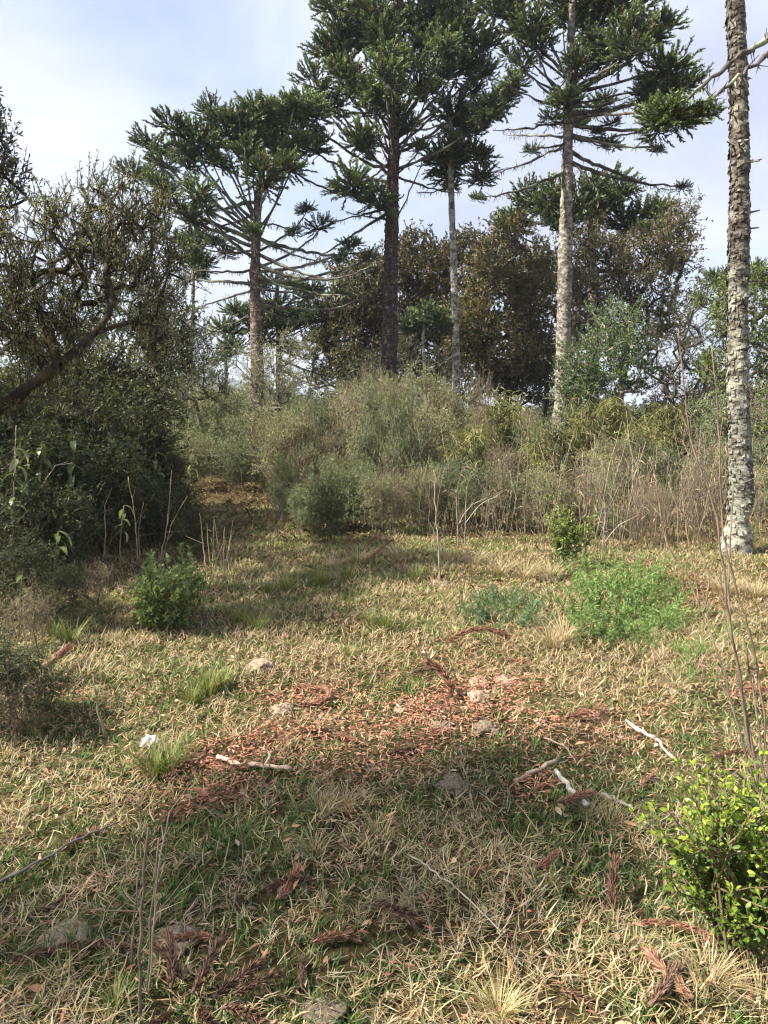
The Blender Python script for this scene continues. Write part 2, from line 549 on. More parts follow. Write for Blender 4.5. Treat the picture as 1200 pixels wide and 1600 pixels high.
TUFTS = [tuft_mesh(100 + i, n, b, s) for i, (n, b, s) in enumerate(
    [(92, 1.0, 1.0), (78, .9, 1.12), (100, 1.15, .95), (72, .8, 1.15), (90, 1.0, 1.0), (84, 1.3, 1.0), (88, .75, 1.05), (60, .9, 1.25)])]
SPARSE = [tuft_mesh(150 + i, 40, .75, 1.15) for i in range(3)]

def place_tuft(parent, pos, d, r, rng, sparse=False, dz=0.0):
    me = (SPARSE if sparse else TUFTS)[rng.integers(3 if sparse else len(TUFTS))]
    o = link('foliage_tuft', me, parent)
    az = math.atan2(d[1], d[0])
    o.location = tuple(pos)
    o.rotation_euler = (rng.normal() * .12, -max(-.2, min(.5, d[2] * .4)), az + rng.normal() * .3)
    s = r / .44 * rng.uniform(.8, 1.12)
    o.scale = (s * rng.uniform(.92, 1.12), s * rng.uniform(.92, 1.12), s * rng.uniform(.82, 1.0))
    return o

def branch_mesh(pts, r0, r1, rng, lich, stub, Crange=(.10, .085, .07)):
    mb = MB()
    n = len(pts)
    R = np.linspace(r0, r1, n) * (1 + .12 * rng.normal(size=n))
    c = np.array(Crange)[None] * (1 + .25 * rng.normal(size=(n, 1)))
    lm = (rng.random((n, 1)) < .35 * lich)
    c = np.where(lm, np.array([LICHEN]) * .8, c)
    tube(mb, pts, np.maximum(R, .004), 5, np.clip(c, .02, .6))
    k = int(stub * n)
    if k:
        i = rng.integers(1, n - 1, k)
        A = pts[i]; d = unit(rng.normal(size=(k, 3)) + np.array((0, 0, -.1)))
        prisms(mb, A, A + d * rng.uniform(.05, .16, (k, 1)), .006, .003, (.11, .09, .075))
    k = int(lich * n * 3)
    if k:
        t = rng.random(k) * (n - 1.001); i = t.astype(int); f = (t - i)[:, None]
        A = pts[i] * (1 - f) + pts[i + 1] * f
        d = np.array([[0, 0, -1.0]]) + rng.normal(size=(k, 3)) * .35
        leaves(mb, A, d, rng.uniform(.04, .17, k), .018, pick(rng, [LICHEN, (.22, .23, .15)], k), rng)
    return mb

def trunk_obj(tree, P, R, mat, rng, sides=14, rough=.07, flakes=0, stubs=0, tint=None, fsize=1.0):
    mb = MB()
    n = max(24, int((P[-1][2] - P[0][2]) / .07))
    zz = np.linspace(0, 1, len(P))
    pts = smooth_path(P, n)
    rr = np.interp(np.linspace(0, 1, n), np.linspace(0, 1, len(R)), R)
    rr = rr * (1 + .05 * np.repeat(rng.normal(size=n // 3 + 1), 3)[:n])
    fl = min(8, n); rr[:fl] *= 1 + .55 * (1 - np.arange(fl) / fl) ** 2
    c = np.ones((n, 3)) if tint is None else np.array([tint(z) for z in np.linspace(0, 1, n)])
    tube(mb, pts, rr, sides, c, rough, rng)
    if flakes:
        i = rng.integers(0, n - 1, flakes)
        a = rng.random(flakes) * 2 * math.pi
        ctr = pts[i] + np.stack([np.cos(a) * rr[i], np.sin(a) * rr[i], rng.uniform(-.03, .03, flakes)], 1) * .97
        outd = np.stack([np.cos(a), np.sin(a), 0 * a], 1)
        tang = np.stack([-np.sin(a), np.cos(a), 0 * a], 1)
        h = rng.uniform(.01, .035, flakes)[:, None] * fsize; w = rng.uniform(.008, .026, flakes)[:, None] * fsize
        up = np.array([[0, 0, 1.0]])
        lift = rng.uniform(.004, .022, flakes)[:, None] * fsize
        A = ctr - tang * w - up * h + outd * lift * rng.random((flakes, 1))
        B = ctr + tang * w - up * h * rng.uniform(.4, 1, (flakes, 1)) + outd * lift
        Cc = ctr + tang * w * .8 + up * h + outd * lift * .2
        Dd = ctr - tang * w * .8 + up * h * rng.uniform(.4, 1, (flakes, 1))
        V = np.stack([A, B, Cc, Dd], 1).reshape(-1, 3)
        cc = np.repeat(rng.uniform(.45, 1.3, (flakes, 1)) * c[i], 4, 0)
        mb.add(V, np.arange(flakes * 4).reshape(-1, 4), None, cc)
    if stubs:
        i = rng.integers(int(n * .25), n - 1, stubs)
        a = rng.random(stubs) * 2 * math.pi
        d = np.stack([np.cos(a), np.sin(a), rng.uniform(-.3, .4, stubs)], 1)
        A = pts[i]
        prisms(mb, A, A + d * (rr[i] + rng.uniform(.03, .12, stubs))[:, None], .016, .008, (.8, .75, .7))
    o = mb.obj('trunk', mat, tree, smooth=True)
    return pts

def araucaria(label, trunk, Y, radii, tufts, mat, seed, bare=(), extra=10, lich=.6, rscale=1.0, kfun=None,
              sparse=False, flakes=0, stubs=30, crown_d=1.0, bark_c=(.10, .085, .07), tint=None, group=None, base_sink=.1, fsize=1.0, spy=None):
    rng = np.random.default_rng(seed)
    base = gdist(trunk[0][0], Y)
    top = at(trunk[-1][0], trunk[-1][1], Y)
    tree = thing('araucaria_tree', base, label, 'tree', group)
    pts = [np.array((base[0], base[1], base[2] - base_sink))]
    for (px, py) in trunk[1:]:
        pts.append(at(px, py, Y))
    pts = np.array(pts)
    tp = trunk_obj(tree, pts - base, radii, mat, rng, flakes=flakes, stubs=stubs, tint=tint, fsize=fsize) + base
    ppm = Y / FPX

    def trunk_at(z):
        i = int(np.argmin(np.abs(tp[:, 2] - z)))
        return tp[i]
    ztop = tp[-1][2]
    T3 = []
    for t in tufts:
        px, py, r = t[:3]
        p = at(px, py, Y)
        c = trunk_at(p[2])
        R = max(abs(p[0] - c[0]) * 1.15, 1.2 * crown_d)
        if len(t) > 3:
            dy = t[3]
        else:
            m = math.sqrt(max(R * R - (p[0] - c[0]) ** 2, .2)) * crown_d
            dy = rng.uniform(-1, 1) * m * .9
        d = ray(px, py)
        p = p + d / d[1] * dy
        T3.append((p, r * ppm * rscale * (1 + dy / Y), py))
    zs = sorted(p[2] for p, _, _ in T3) or [0]
    zmid = zs[len(zs) // 3]
    for _ in range(extra):
        p, r, _k = T3[rng.integers(len(T3))]
        if p[2] < zmid: continue
        c = trunk_at(p[2])
        R = math.hypot(p[0] - c[0], p[1] - c[1]) * rng.uniform(.7, .95)
        a = rng.uniform(-.15, 1.15) * math.pi
        T3.append((np.array((c[0] + R * math.cos(a), c[1] + R * math.sin(a), p[2] + rng.uniform(-.2, .3))), r * .95, None))
    zlo = min(p[2] for p, _, _ in T3); zhi = max(p[2] for p, _, _ in T3)
    ends = []
    for p, r, real in T3:
        c = trunk_at(p[2])
        dist = math.hypot(p[0] - c[0], p[1] - c[1])
        f = (p[2] - zlo) / max(zhi - zlo, .1)
        k = (.05 + .62 * f ** .8) if kfun is None else kfun(f)
        zst = min(p[2] - k * dist - .25, ztop - .3)
        if spy is not None:
            pyy = HORIZON - (p[2] - EYE) / Y * FPX if real is None else real
            zst = at(600, min(spy[0] + spy[1] * pyy + rng.normal() * 9, trunk[1][1]), Y)[2]
        start = trunk_at(zst)
        near = None
        if ends and rng.random() < (.45 if spy is None else .22):
            dd = [np.linalg.norm(e[-1] - p) for e in ends]
            q = int(np.argmin(dd))
            if .25 < dd[q] < 1.1: near = ends[q]
        if near is not None:
            start = near[int(len(near) * .66)]
        h = p - start; hd = np.array((h[0], h[1], 0)); hl = max(np.linalg.norm(hd), .05); hu = hd / hl
        sag = (1 - f) * .12 * hl
        p1 = start + hu * hl * .42 + np.array((0, 0, h[2] * (.22 if spy is None else .30) - sag + .02))
        p2 = start + hu * hl * .84 + np.array((0, 0, h[2] * (.5 if spy is None else .62) - sag * .6))
        m = max(9, int(hl / .13))
        bp = bez(start, p1, p2, p, m) + rng.normal(size=(m, 3)) * .012
        ends.append(bp)
        r0 = .018 + .011 * hl if near is None else .018
        bo = branch_mesh(bp - base, r0, .011, rng, lich, 1.0, bark_c).obj('branch', M_wood, tree)
        d = unit(bp[-1] - bp[-3])
        place_tuft(bo, bp[-1] - base, d, r, rng, sparse)
        if hl > .9 and rng.random() < (.55 if spy is None else .42):
            q = bp[int(m * rng.uniform(.72, .86))] + rng.normal(size=3) * .12
            place_tuft(bo, q - base, unit(d + rng.normal(size=3) * .5), r * .72, rng, sparse)
    for b in bare:
        (x0, y0), (x1, y1), sg = b[:3]
        rt = b[3] if len(b) > 3 else 0
        s0 = at(x0, y0, Y); s0 = trunk_at(s0[2])
        dy = b[4] if len(b) > 4 else rng.uniform(-1, 1) * abs(x1 - x0) * ppm * .7
        e = at(x1, y1, Y); dd = ray(x1, y1); e = e + dd / dd[1] * dy
        h = e - s0; hl = np.linalg.norm(h[:2])
        p1 = s0 + h * .35 + np.array((0, 0, -sg * hl)); p2 = s0 + h * .78 + np.array((0, 0, -sg * hl))
        m = max(10, int(hl / .12))
        bp = bez(s0, p1, p2, e, m) + rng.normal(size=(m, 3)) * .014
        bo = branch_mesh(bp - base, .016 + .011 * hl, .008, rng, lich * 1.4, 2.2, bark_c).obj('branch', M_wood, tree)
        if rt:
            place_tuft(bo, e - base, unit(bp[-1] - bp[-3]), rt * ppm, rng, sparse)
    return tree

def pink_tint(z):
    return np.array((1.05, .95, .92)) if z > .45 else np.array((.95, .95, .95))

A1_T = [(320, 165, 40), (292, 198, 48), (372, 178, 48), (440, 172, 46), (258, 186, 42), (226, 216, 38), (243, 244, 38),
        (196, 262, 34, -.3), (300, 291, 40, -1.6), (412, 262, 44, -1.2), (350, 205, 48), (272, 225, 42), (415, 205, 48), (484, 322, 26),
        (508, 346, 32), (556, 378, 24), (580, 397, 18), (460, 155, 46), (330, 245, 36), (292, 338, 34), (312, 318, 32),
        (252, 290, 28), (398, 350, 24, -1.0), (492, 452, 30), (546, 463, 22), (470, 215, 40), (380, 225, 45), (235, 268, 30),
        (340, 178, 40), (410, 165, 42), (310, 230, 40), (450, 250, 36)]
A1_B = [((400, 330), (300, 365), .05), ((400, 345), (470, 355), .06), ((400, 372), (520, 408), .10), ((400, 390), (300, 380), .1),
        ((402, 395), (560, 436), .09), ((402, 410), (588, 408), .16), ((400, 420), (290, 420), .05), ((402, 430), (545, 462), .06),
        ((400, 445), (262, 438), -.02), ((400, 452), (285, 490), -.03), ((402, 462), (610, 430), .22), ((402, 480), (480, 500), .1),
        ((400, 492), (330, 520), -.05), ((402, 370), (596, 384), .12), ((400, 310), (250, 330), .06), ((402, 360), (300, 350), .08),
        ((402, 500), (430, 590), -.1)]
araucaria('tall araucaria with wide umbrella crown and many sagging bare lower branches', [(402, 650), (402, 560), (398, 430), (402, 330), (412, 215)], 18.0,
          [.185, .165, .14, .10, .06], A1_T, M_bark_pink, 11, A1_B, extra=4, lich=.9, tint=pink_tint, flakes=350, spy=(285, .36), rscale=.95)

A2_T = [(520, 32, 44), (508, 72, 44), (532, 104, 46), (482, 112, 40), (466, 160, 46), (500, 152, 46), (452, 195, 42), (474, 226, 46, -1.2),
        (438, 246, 38), (562, 205, 44, -1.5), (548, 272, 50, -1.4), (582, 302, 38), (612, 78, 48, -1.6), (598, 40, 48), (642, 28, 48), (568, 14, 46),
        (690, 18, 50), (682, 62, 46), (722, 100, 48), (742, 42, 42), (768, 62, 40), (764, 106, 38), (672, 130, 38), (662, 222, 28),
        (782, 152, 36), (600, 104, 46, -1.8), (616, 160, 26, -.5), (640, 190, 28), (560, -30, 50), (620, -60, 55), (690, -40, 50),
        (740, -10, 45), (510, 0, 40), (650, 95, 42, -1.3), (700, 60, 45, -1.6), (580, 130, 36), (540, 60, 46), (720, 30, 44)]
A2_B = [((612, 290), (560, 330), .06), ((611, 318), (500, 345), .08), ((611, 355), (560, 280), .04), ((611, 355), (660, 250), .14),
        ((612, 270), (720, 300), .08), ((613, 250), (540, 300), .08), ((613, 235), (700, 200), .05), ((612, 330), (470, 420), .0),
        ((611, 345), (540, 330), .05), ((613, 205), (720, 180), .1)]
araucaria('tallest araucaria with flaking dark purple-brown trunk in the middle of the thicket', [(608, 640), (608, 560), (610, 430), (613, 320), (617, 180), (622, 20), (622, -80)], 19.0,
          [.21, .20, .185, .165, .12, .09, .06], A2_T, M_bark_dark, 12, A2_B, extra=9, lich=.5, flakes=2600, tint=pink_tint, fsize=1.5, spy=(185, .5), rscale=1.0)

A3_T = [(790, 10, 48), (842, 30, 44), (832, 62, 38), (880, 20, 44), (942, 20, 48), (930, 52, 38), (990, 42, 52, -1.0), (1000, 68, 44, -1.4), (1040, 30, 46),
        (1062, 92, 46), (1082, 124, 38), (1050, 132, 42), (1076, 180, 34), (1040, 170, 38, -1.5), (1030, 206, 32), (902, 86, 38, -1.5), (922, 104, 32),
        (870, 152, 32, -.8), (850, 182, 28), (893, 150, 28, -.8), (962, 190, 22), (962, 222, 22), (1016, 132, 32), (1036, 232, 18), (1072, 290, 19),
        (826, 232, 20), (812, 92, 28), (792, 124, 28), (900, -40, 50), (960, -30, 50), (830, -30, 50), (1010, -5, 45), (780, -20, 42),
        (760, 5, 40), (800, 40, 34), (960, 80, 36), (1020, 60, 40)]
A3_B = [((885, 270), (742, 306), .07, 14, -1), ((884, 225), (770, 270), .05), ((884, 232), (1050, 298), .04), ((885, 215), (1020, 200), .06),
        ((886, 190), (770, 205), .02), ((886, 170), (985, 150), .08), ((885, 245), (935, 300), -.05), ((886, 205), (960, 235), .05),
        ((887, 150), (800, 100), .05), ((887, 150), (985, 80), .05), ((885, 210), (790, 210), .02)]
araucaria('araucaria with pale grey straight trunk and long drooping side branches, right of the tallest one', [(877, 745), (879, 600), (883, 400), (887, 220), (893, 40), (895, -70)], 16.5,
          [.19, .165, .15, .115, .085, .05], A3_T, M_bark_grey, 13, A3_B, extra=6, lich=.6, flakes=500, spy=(130, .35), rscale=.98)

A4_T = [(700, 160, 38), (740, 192, 46), (762, 240, 32), (690, 272, 28), (742, 272, 32), (710, 220, 38), (772, 165, 36), (682, 242, 24),
        (720, 180, 40), (735, 235, 34), (700, 290, 22), (760, 280, 24)]
araucaria('slender araucaria with thin whitish trunk and small compact crown, half hidden behind the tallest one', [(712, 640), (713, 560), (709, 420), (705, 300), (704, 170)], 20.0,
          [.11, .10, .092, .08, .05], A4_T, M_bark_white, 14, [((706, 290), (650, 300), .1), ((706, 270), (770, 290), .1)], extra=6, lich=.3, stubs=10)

A5_T = [(860, 290, 44), (892, 300, 46), (842, 322, 38), (792, 342, 34), (822, 302, 38), (952, 312, 38), (1012, 330, 42), (1032, 348, 32),
        (986, 292, 28), (1062, 400, 28), (930, 280, 34), (905, 330, 40), (970, 340, 36), (880, 345, 36), (1040, 320, 30)]
araucaria('broad dark araucaria crown rising behind the brown trees at right', [(930, 680), (928, 500), (925, 400), (922, 300)], 23.0,
          [.2, .18, .14, .08], A5_T, M_bark_grey, 15, [((926, 420), (1060, 400), .1), ((926, 440), (820, 420), .1), ((926, 400), (1020, 440), .02)], extra=8, lich=.3, crown_d=.8)

A6_T = [(275, 370, 26), (310, 385, 26), (345, 372, 24), (300, 410, 28), (330, 408, 24), (262, 395, 20), (360, 395, 22), (300, 360, 24), (320, 430, 20), (285, 435, 18)]
araucaria('thin young araucaria with pale mottled pole-like trunk below the umbrella crown', [(296, 655), (297, 560), (301, 470), (303, 375)], 19.5,
          [.075, .07, .062, .035], A6_T, M_bark_white, 16, [((302, 480), (230, 500), .05), ((302, 500), (350, 520), .08), ((301, 520), (250, 540), .05)], extra=4, lich=.4, crown_d=.6, stubs=10)

A7_T = [(400, 440, 26), (430, 432, 28), (470, 445, 30), (490, 455, 26), (440, 470, 32), (405, 480, 34), (390, 505, 34), (450, 500, 34), (480, 490, 30),
        (360, 480, 32), (340, 510, 30), (420, 530, 30), (505, 480, 24), (460, 540, 28), (370, 540, 28)]
araucaria('dark araucaria with low bushy crown standing behind the wide umbrella one', [(436, 650), (436, 560), (434, 470), (432, 430)], 24.0,
          [.13, .12, .08, .05], A7_T, M_bark_dark, 17, [((436, 560), (540, 590), .08), ((436, 575), (520, 608), .08), ((436, 545), (530, 560), .1)], extra=8, lich=.3, crown_d=.7, stubs=8)

A8_T = [(352, 545, 14), (340, 550, 11), (366, 551, 11), (352, 558, 12), (360, 538, 10), (345, 540, 10)]
araucaria('far small araucaria with bare thin stem in the gap before the blue hill', [(353, 650), (353, 590), (353, 540)], 34.0,
          [.09, .08, .05], A8_T, M_bark_pink, 18, extra=0, lich=.1, crown_d=.35, stubs=4)

A9_T = [(640, 492, 26), (665, 478, 26), (690, 490, 26), (655, 510, 24), (685, 515, 22), (630, 512, 18), (700, 505, 18), (668, 500, 24)]
araucaria('young bright green araucaria with small crown between the two tall trunks', [(667, 660), (664, 590), (661, 530), (663, 480)], 17.5,
          [.045, .04, .035, .025], A9_T, M_bark_white, 19, [((662, 545), (640, 570), .0), ((662, 550), (700, 560), .05)], extra=2, lich=.2, crown_d=.6, stubs=8)

A11_T = [(1112, 428, 24), (1135, 424, 22), (1160, 432, 24), (1185, 425, 24), (1128, 442, 22), (1175, 446, 22), (1205, 440, 24)]
araucaria('distant araucaria with rounded light green crown beyond the right woods', [(1150, 655), (1150, 540), (1150, 435)], 32.0,
          [.16, .14, .07], A11_T, M_bark_grey, 20, extra=4, lich=.1, crown_d=.7, stubs=4)

# the lichen-covered trunk at the right edge: its crown is above the frame
def a10_tint(z):
    m_ = .82 + .18 * math.sin(z * 41) * math.sin(z * 17 + 1)
    return np.array((.92, .93, .86)) * m_ if z < .40 else np.array((.66, .62, .60)) * m_
A10_T = [(1040, -330, 80, -1.3), (1120, -380, 80, -1.6), (1270, -300, 80, .6), (1200, -420, 90, 0), (1330, -360, 80, 1.0), (1250, -420, 80, 1.3),
         (1360, -270, 70, .4), (1180, -350, 75, 1.6)]
araucaria('tall bare trunk crusted with white lichen, close to the clearing', [(1163, 872), (1158, 760), (1152, 600), (1153, 450), (1156, 300), (1154, 130), (1149, 0), (1146, -160), (1146, -380)], 7.9,
          [.125, .122, .105, .098, .091, .084, .077, .06, .035], A10_T, M_bark_white, 21, extra=0, lich=.3, flakes=2600, stubs=36, tint=a10_tint)

# neighbour off to the right whose bough reaches into view
A12_T = [(1048, 168, 44, -.2), (1010, 178, 30, .2), (1075, 150, 30, -.3), (1420, -80, 60, .5), (1520, -60, 60, -.5), (1380, -120, 60, 1.2), (1450, -160, 60, 0)]
araucaria('long lone bough with hanging needle tufts reaching across in front of the lichen trunk', [(1430, 800), (1430, 400), (1430, 100), (1430, -150)], 9.5,
          [.16, .13, .10, .05], A12_T[3:], M_bark_grey, 22, [((1430, -75), (1052, 168), -.02, 40, -2.6), ((1430, -60), (1092, 172), -.03, 24, -2.6)], extra=0, lich=.4)

# ------------------------------------------------------------------ broadleaf trees and shrubs
def grow(rng, seeds, targets, step, rtip, rpow=.38, wob=.08, droop=0.0):
    """limbs reach out to every leaf cluster; radii from the number of twigs carried"""
    P, par = [], []
    for s in seeds:
        prev = -1
        for k, p in enumerate(s):
            p = np.asarray(p, float)
            if k == 0 and P:
                dd = np.linalg.norm(np.array(P) - p, axis=1)
                j = int(np.argmin(dd))
                if dd[j] < .4: prev = j
            P.append(p); par.append(prev); prev = len(P) - 1
    P = list(P)
    c0 = P[0]
    order = np.argsort(np.linalg.norm(targets - np.mean(np.array(P), 0), axis=1))
    tip = []
    arr = np.array(P)
    for o in order:
        t = targets[o]
        d = np.linalg.norm(arr - t, axis=1) + .5 * np.maximum(arr[:, 2] - t[2], 0) + .05 * np.arange(len(arr)) / len(arr)
        j = int(np.argmin(d))
        dist = np.linalg.norm(arr[j] - t)
        k = max(1, int(math.ceil(dist / step)))
        prev = j
        a = arr[j]
        new = []
        bend = rng.normal(size=3) * dist * wob
        for q in range(1, k + 1):
            f = q / k
            p = a * (1 - f) + t * f + bend * math.sin(f * math.pi) + rng.normal(size=3) * step * .07 * (q < k)
            p = p + np.array((0, 0, .1 * dist * math.sin(f * math.pi) * (1 - 2 * droop)))
            new.append(p); par.append(prev); prev = len(arr) + len(new) - 1
        arr = np.concatenate([arr, np.array(new)])
        tip.append(prev)
    n = len(arr)
    cnt = np.zeros(n)
    for t in tip:
        cnt[t] += 1
    for i in range(n - 1, -1, -1):
        if par[i] >= 0: cnt[par[i]] += cnt[i]
    rad = rtip * np.maximum(cnt, 1) ** rpow
    kids = [[] for _ in range(n)]
    for i in range(n):
        if par[i] >= 0: kids[par[i]].append(i)
    chains = []
    for i in range(n):
        if par[i] < 0 or max(kids[par[i]], key=lambda q: cnt[q]) != i:
            ch = [par[i], i] if par[i] >= 0 else [i]
            c = i
            while kids[c]:
                c = max(kids[c], key=lambda q: cnt[q]); ch.append(c)
            if len(ch) > 1: chains.append(ch)
    return arr, rad, chains

def wood_from(rng, arr, rad, chains, colr, moss=0.0, mosscol=(.09, .10, .03), rmin=0.0, trunk_r=None):
    mb = MB()
    for ch in chains:
        p = arr[ch]; r = rad[ch].copy()
        if len(ch) > 2: r[0] = r[1]
        if r.max() < rmin: continue
        if trunk_r and r.max() > trunk_r: r = np.minimum(r, trunk_r)
        c = np.array(colr)[None] * (1 + .25 * rng.normal(size=(len(ch), 1)))
        if moss:
            c = np.where(rng.random((len(ch), 1)) < moss, np.array([mosscol]) * (1 + .3 * rng.normal(size=(len(ch), 1))), c)
        tube(mb, p, r * (1 + .12 * rng.normal(size=len(r))), 10 if r.max() > .05 else (5 if r.max() > .015 else 3), np.clip(c, .01, .7), .18, rng, cap=False)
    return mb

def lobe_points(rng, lobes, n, shell=.55):
    vol = np.array([abs(l[3] * l[4] * l[5]) ** .8 for l in lobes]); vol /= vol.sum()
    out = []
    for l, k in zip(lobes, rng.multinomial(n, vol)):
        u = unit(rng.normal(size=(k, 3)))
        r = (shell + (1 - shell) * rng.random((k, 1))) ** .7 * (rng.random((k, 1)) ** .15)
        out.append(np.array(l[:3]) + u * r * np.array(l[3:6]))
    return np.concatenate(out)

def leaf_clusters(rng, mbw, targets, rc, ntw, nlf, L, W, cols, p=None, up=.3, droop=0., tw_r=.004, tw_c=(.12, .095, .075), wv=.35, out_from=None, fold=.25, jit=.3, lscale=None):
    n = len(targets)
    A = np.repeat(targets, ntw, 0)
    d = rng.normal(size=(n * ntw, 3)) + np.array((0, 0, up * 2))
    if out_from is not None:
        d = d + unit(A - out_from) * .9
    d = unit(d)
    ln = rc * rng.uniform(.4, 1.25, (n * ntw, 1))
    A = A + rng.normal(size=A.shape) * rc * .25
    B = A + d * ln
    if tw_r: prisms(mbw, A, B, tw_r, tw_r * .5, tw_c)
    f = rng.uniform(.12, 1.05, (n * ntw, nlf, 1))
    pos = A[:, None] * (1 - f) + B[:, None] * f
    ld = d[:, None] * .7 + rng.normal(size=(n * ntw, nlf, 3)) * .75 + np.array((0, 0, up * .5 - droop * 1.6))
    tone = rng.uniform(1 - wv, 1 + wv, (n, 1))
    tone = np.repeat(np.repeat(tone, ntw, 0), nlf, 0)
    m = n * ntw * nlf
    C = np.clip(pick(rng, cols, m, p, jit) * tone, .005, .8)
    mbl = MB()
    leaves(mbl, pos.reshape(-1, 3), ld.reshape(-1, 3), rng.uniform(L * .65, L * 1.3, m), rng.uniform(W * .7, W * 1.25, m), C, rng, fold, droop=droop * .4)
    return mbl

def lobes_px(base, spec):
    """(px, py, rx px, ry px, Y, depth radius m) -> world ellipsoids relative to base"""
    out = []
    for px, py, rx, ry, Y, rd in spec:
        c = at(px, py, Y) - base
        s = Y / FPX
        out.append((*c, rx * s, rd, ry * s))
    return out

def tree(label, basepx, Y, spec, seed, nclus, rc, ntw, nlf, L, W, cols, wood_c, p=None, up=.25, moss=0., rtip=.008, step=.3,
         stems=None, cat='tree', name='broadleaf_tree', lichen=0, shell=.45, group=None, mosscol=(.09, .10, .03), mat=None, droop=0., trunk_r=None, wv=.35, fork=.35):
    rng = np.random.default_rng(seed)
    base = gdist(basepx, Y)
    lob = lobes_px(base, spec)
    tg = lobe_points(rng, lob, nclus, shell)
    tg[:, 2] = np.maximum(tg[:, 2], .25)
    t = thing(name, base, label, cat, group)
    if stems is None:
        cz = np.average([l[2] - l[5] * .3 for l in lob]); cx = np.average([l[0] for l in lob]); cy = np.average([l[1] for l in lob])
        nstem = 1
        top = np.array((cx * .7, cy * .7, max(cz * .75, .5)))
        seeds = [smooth_path([(0, 0, -.1), top * .35 + rng.normal(size=3) * .1, top * .7 + rng.normal(size=3) * .15, top], max(5, int(top[2] / step)))]
    else:
        seeds = [smooth_path([np.asarray(q, float) for q in s], max(5, int(np.linalg.norm(np.array(s[-1]) - np.array(s[0])) / step * 1.3))) for s in stems]
    arr, rad, ch = grow(rng, seeds, tg, step, rtip)
    mw = wood_from(rng, arr, rad, ch, wood_c, moss, mosscol, trunk_r=trunk_r)
    mcrown_w = MB()
    ml = leaf_clusters(rng, mw, tg, rc, ntw, nlf, L, W, cols, p, up, droop, tw_r=.0045, tw_c=wood_c, out_from=np.mean(tg, 0) * np.array((1, 1, .6)), wv=wv)
    if lichen:
        k = lichen
        pr = rad ** .8 + .012; i = rng.choice(len(arr), k, p=pr / pr.sum())
        j = np.minimum(i + 1, len(arr) - 1); near = (np.linalg.norm(arr[j] - arr[i], axis=1) < step * 2)[:, None]
        A = arr[i] + (arr[j] - arr[i]) * near * rng.random((k, 1)) + unit(rng.normal(size=(k, 3))) * rad[i][:, None] * .95
        d = np.array([[0, 0, -1.0]]) + rng.normal(size=(k, 3)) * .4
        leaves(mw, A, d, rng.uniform(.03, .11, k), .009, pick(rng, [(.20, .21, .13), (.13, .12, .05), (.10, .07, .03)], k), rng)
    mw.obj('trunk', M_wood, t)
    ml.obj('crown', mat or M_leaf, t)
    return t

# left gnarled mossy tree, its trunk just out of the frame
gb = gdist(-150, 6.2)
def L3(px, py, Y): return at(px, py, Y) - gb
tree('gnarled mossy tree with twisted dark limbs and sparse olive leaves over the left thicket', -150, 6.2,
     [(60, 400, 85, 75, 6.3, .9), (150, 370, 95, 70, 6.6, .9), (225, 400, 65, 75, 6.8, .8), (150, 330, 60, 42, 6.6, .6), (215, 320, 40, 30, 6.8, .5), (40, 510, 90, 60, 6.0, .8),
      (250, 500, 60, 70, 7.0, .7), (-60, 450, 100, 150, 6.0, 1.0), (120, 470, 70, 60, 6.4, .6), (250, 330, 30, 40, 7.0, .4)], 31, 330, .21, 7, 11, .036, .011,
     [(.17, .185, .095), (.25, .24, .15), (.115, .135, .065), (.19, .155, .115)], (.05, .04, .034), trunk_r=.05, moss=.6, rtip=.0066, step=.16, lichen=9000, up=.4,
     mosscol=(.06, .048, .022),
     stems=[[(0, 0, -.1), L3(-110, 760, 6.2), L3(-40, 670, 6.2), L3(20, 620, 6.1), L3(90, 575, 6.1), L3(150, 520, 6.2), L3(185, 480, 6.4), L3(165, 430, 6.5)],
            [L3(20, 620, 6.1), L3(80, 618, 6.0), L3(130, 640, 5.9), L3(165, 660, 5.9)],
            [L3(90, 575, 6.1), L3(70, 500, 6.1), L3(40, 440, 6.2), L3(60, 380, 6.3)],
            [L3(150, 520, 6.2), L3(210, 500, 6.6), L3(260, 490, 6.9)],
            [L3(-40, 670, 6.2), L3(-60, 560, 6.0), L3(-40, 450, 6.0), L3(0, 370, 6.0)]])
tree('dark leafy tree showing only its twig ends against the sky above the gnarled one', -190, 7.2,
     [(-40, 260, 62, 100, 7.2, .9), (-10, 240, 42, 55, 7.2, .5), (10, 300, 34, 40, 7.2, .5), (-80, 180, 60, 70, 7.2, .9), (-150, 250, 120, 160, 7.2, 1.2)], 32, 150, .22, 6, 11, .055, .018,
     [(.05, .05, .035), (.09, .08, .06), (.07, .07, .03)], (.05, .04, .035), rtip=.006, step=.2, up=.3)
tree('dark spreading evergreen tree with black forked trunk inside the left thicket', 243, 10.5,
     [(200, 560, 90, 70, 10.2, 1.2), (120, 600, 90, 70, 9.6, 1.2), (262, 545, 50, 60, 10.8, .9), (210, 470, 60, 60, 10.5, .9), (60, 540, 90, 60, 9.6, 1.0), (260, 480, 45, 50, 11, .8), (180, 640, 100, 40, 10, 1.2)],
     33, 260, .33, 7, 13, .055, .02, [(.10, .11, .05), (.17, .17, .085), (.07, .085, .04)], (.06, .048, .038), rtip=.0075, step=.25, moss=.3)
tree('tangled dark tree hung with moss filling the left edge below the twisted limbs', 40, 8.6,
     [(40, 690, 90, 60, 8.2, .9), (130, 700, 80, 60, 8.4, .9), (-20, 620, 80, 60, 8.2, .8), (210, 720, 60, 60, 9, .8), (90, 640, 70, 40, 8.4, .7)],
     34, 170, .28, 7, 10, .045, .016, [(.07, .09, .045), (.10, .115, .05), (.15, .14, .065)], (.06, .048, .038), rtip=.007, step=.22, moss=.4, lichen=700)

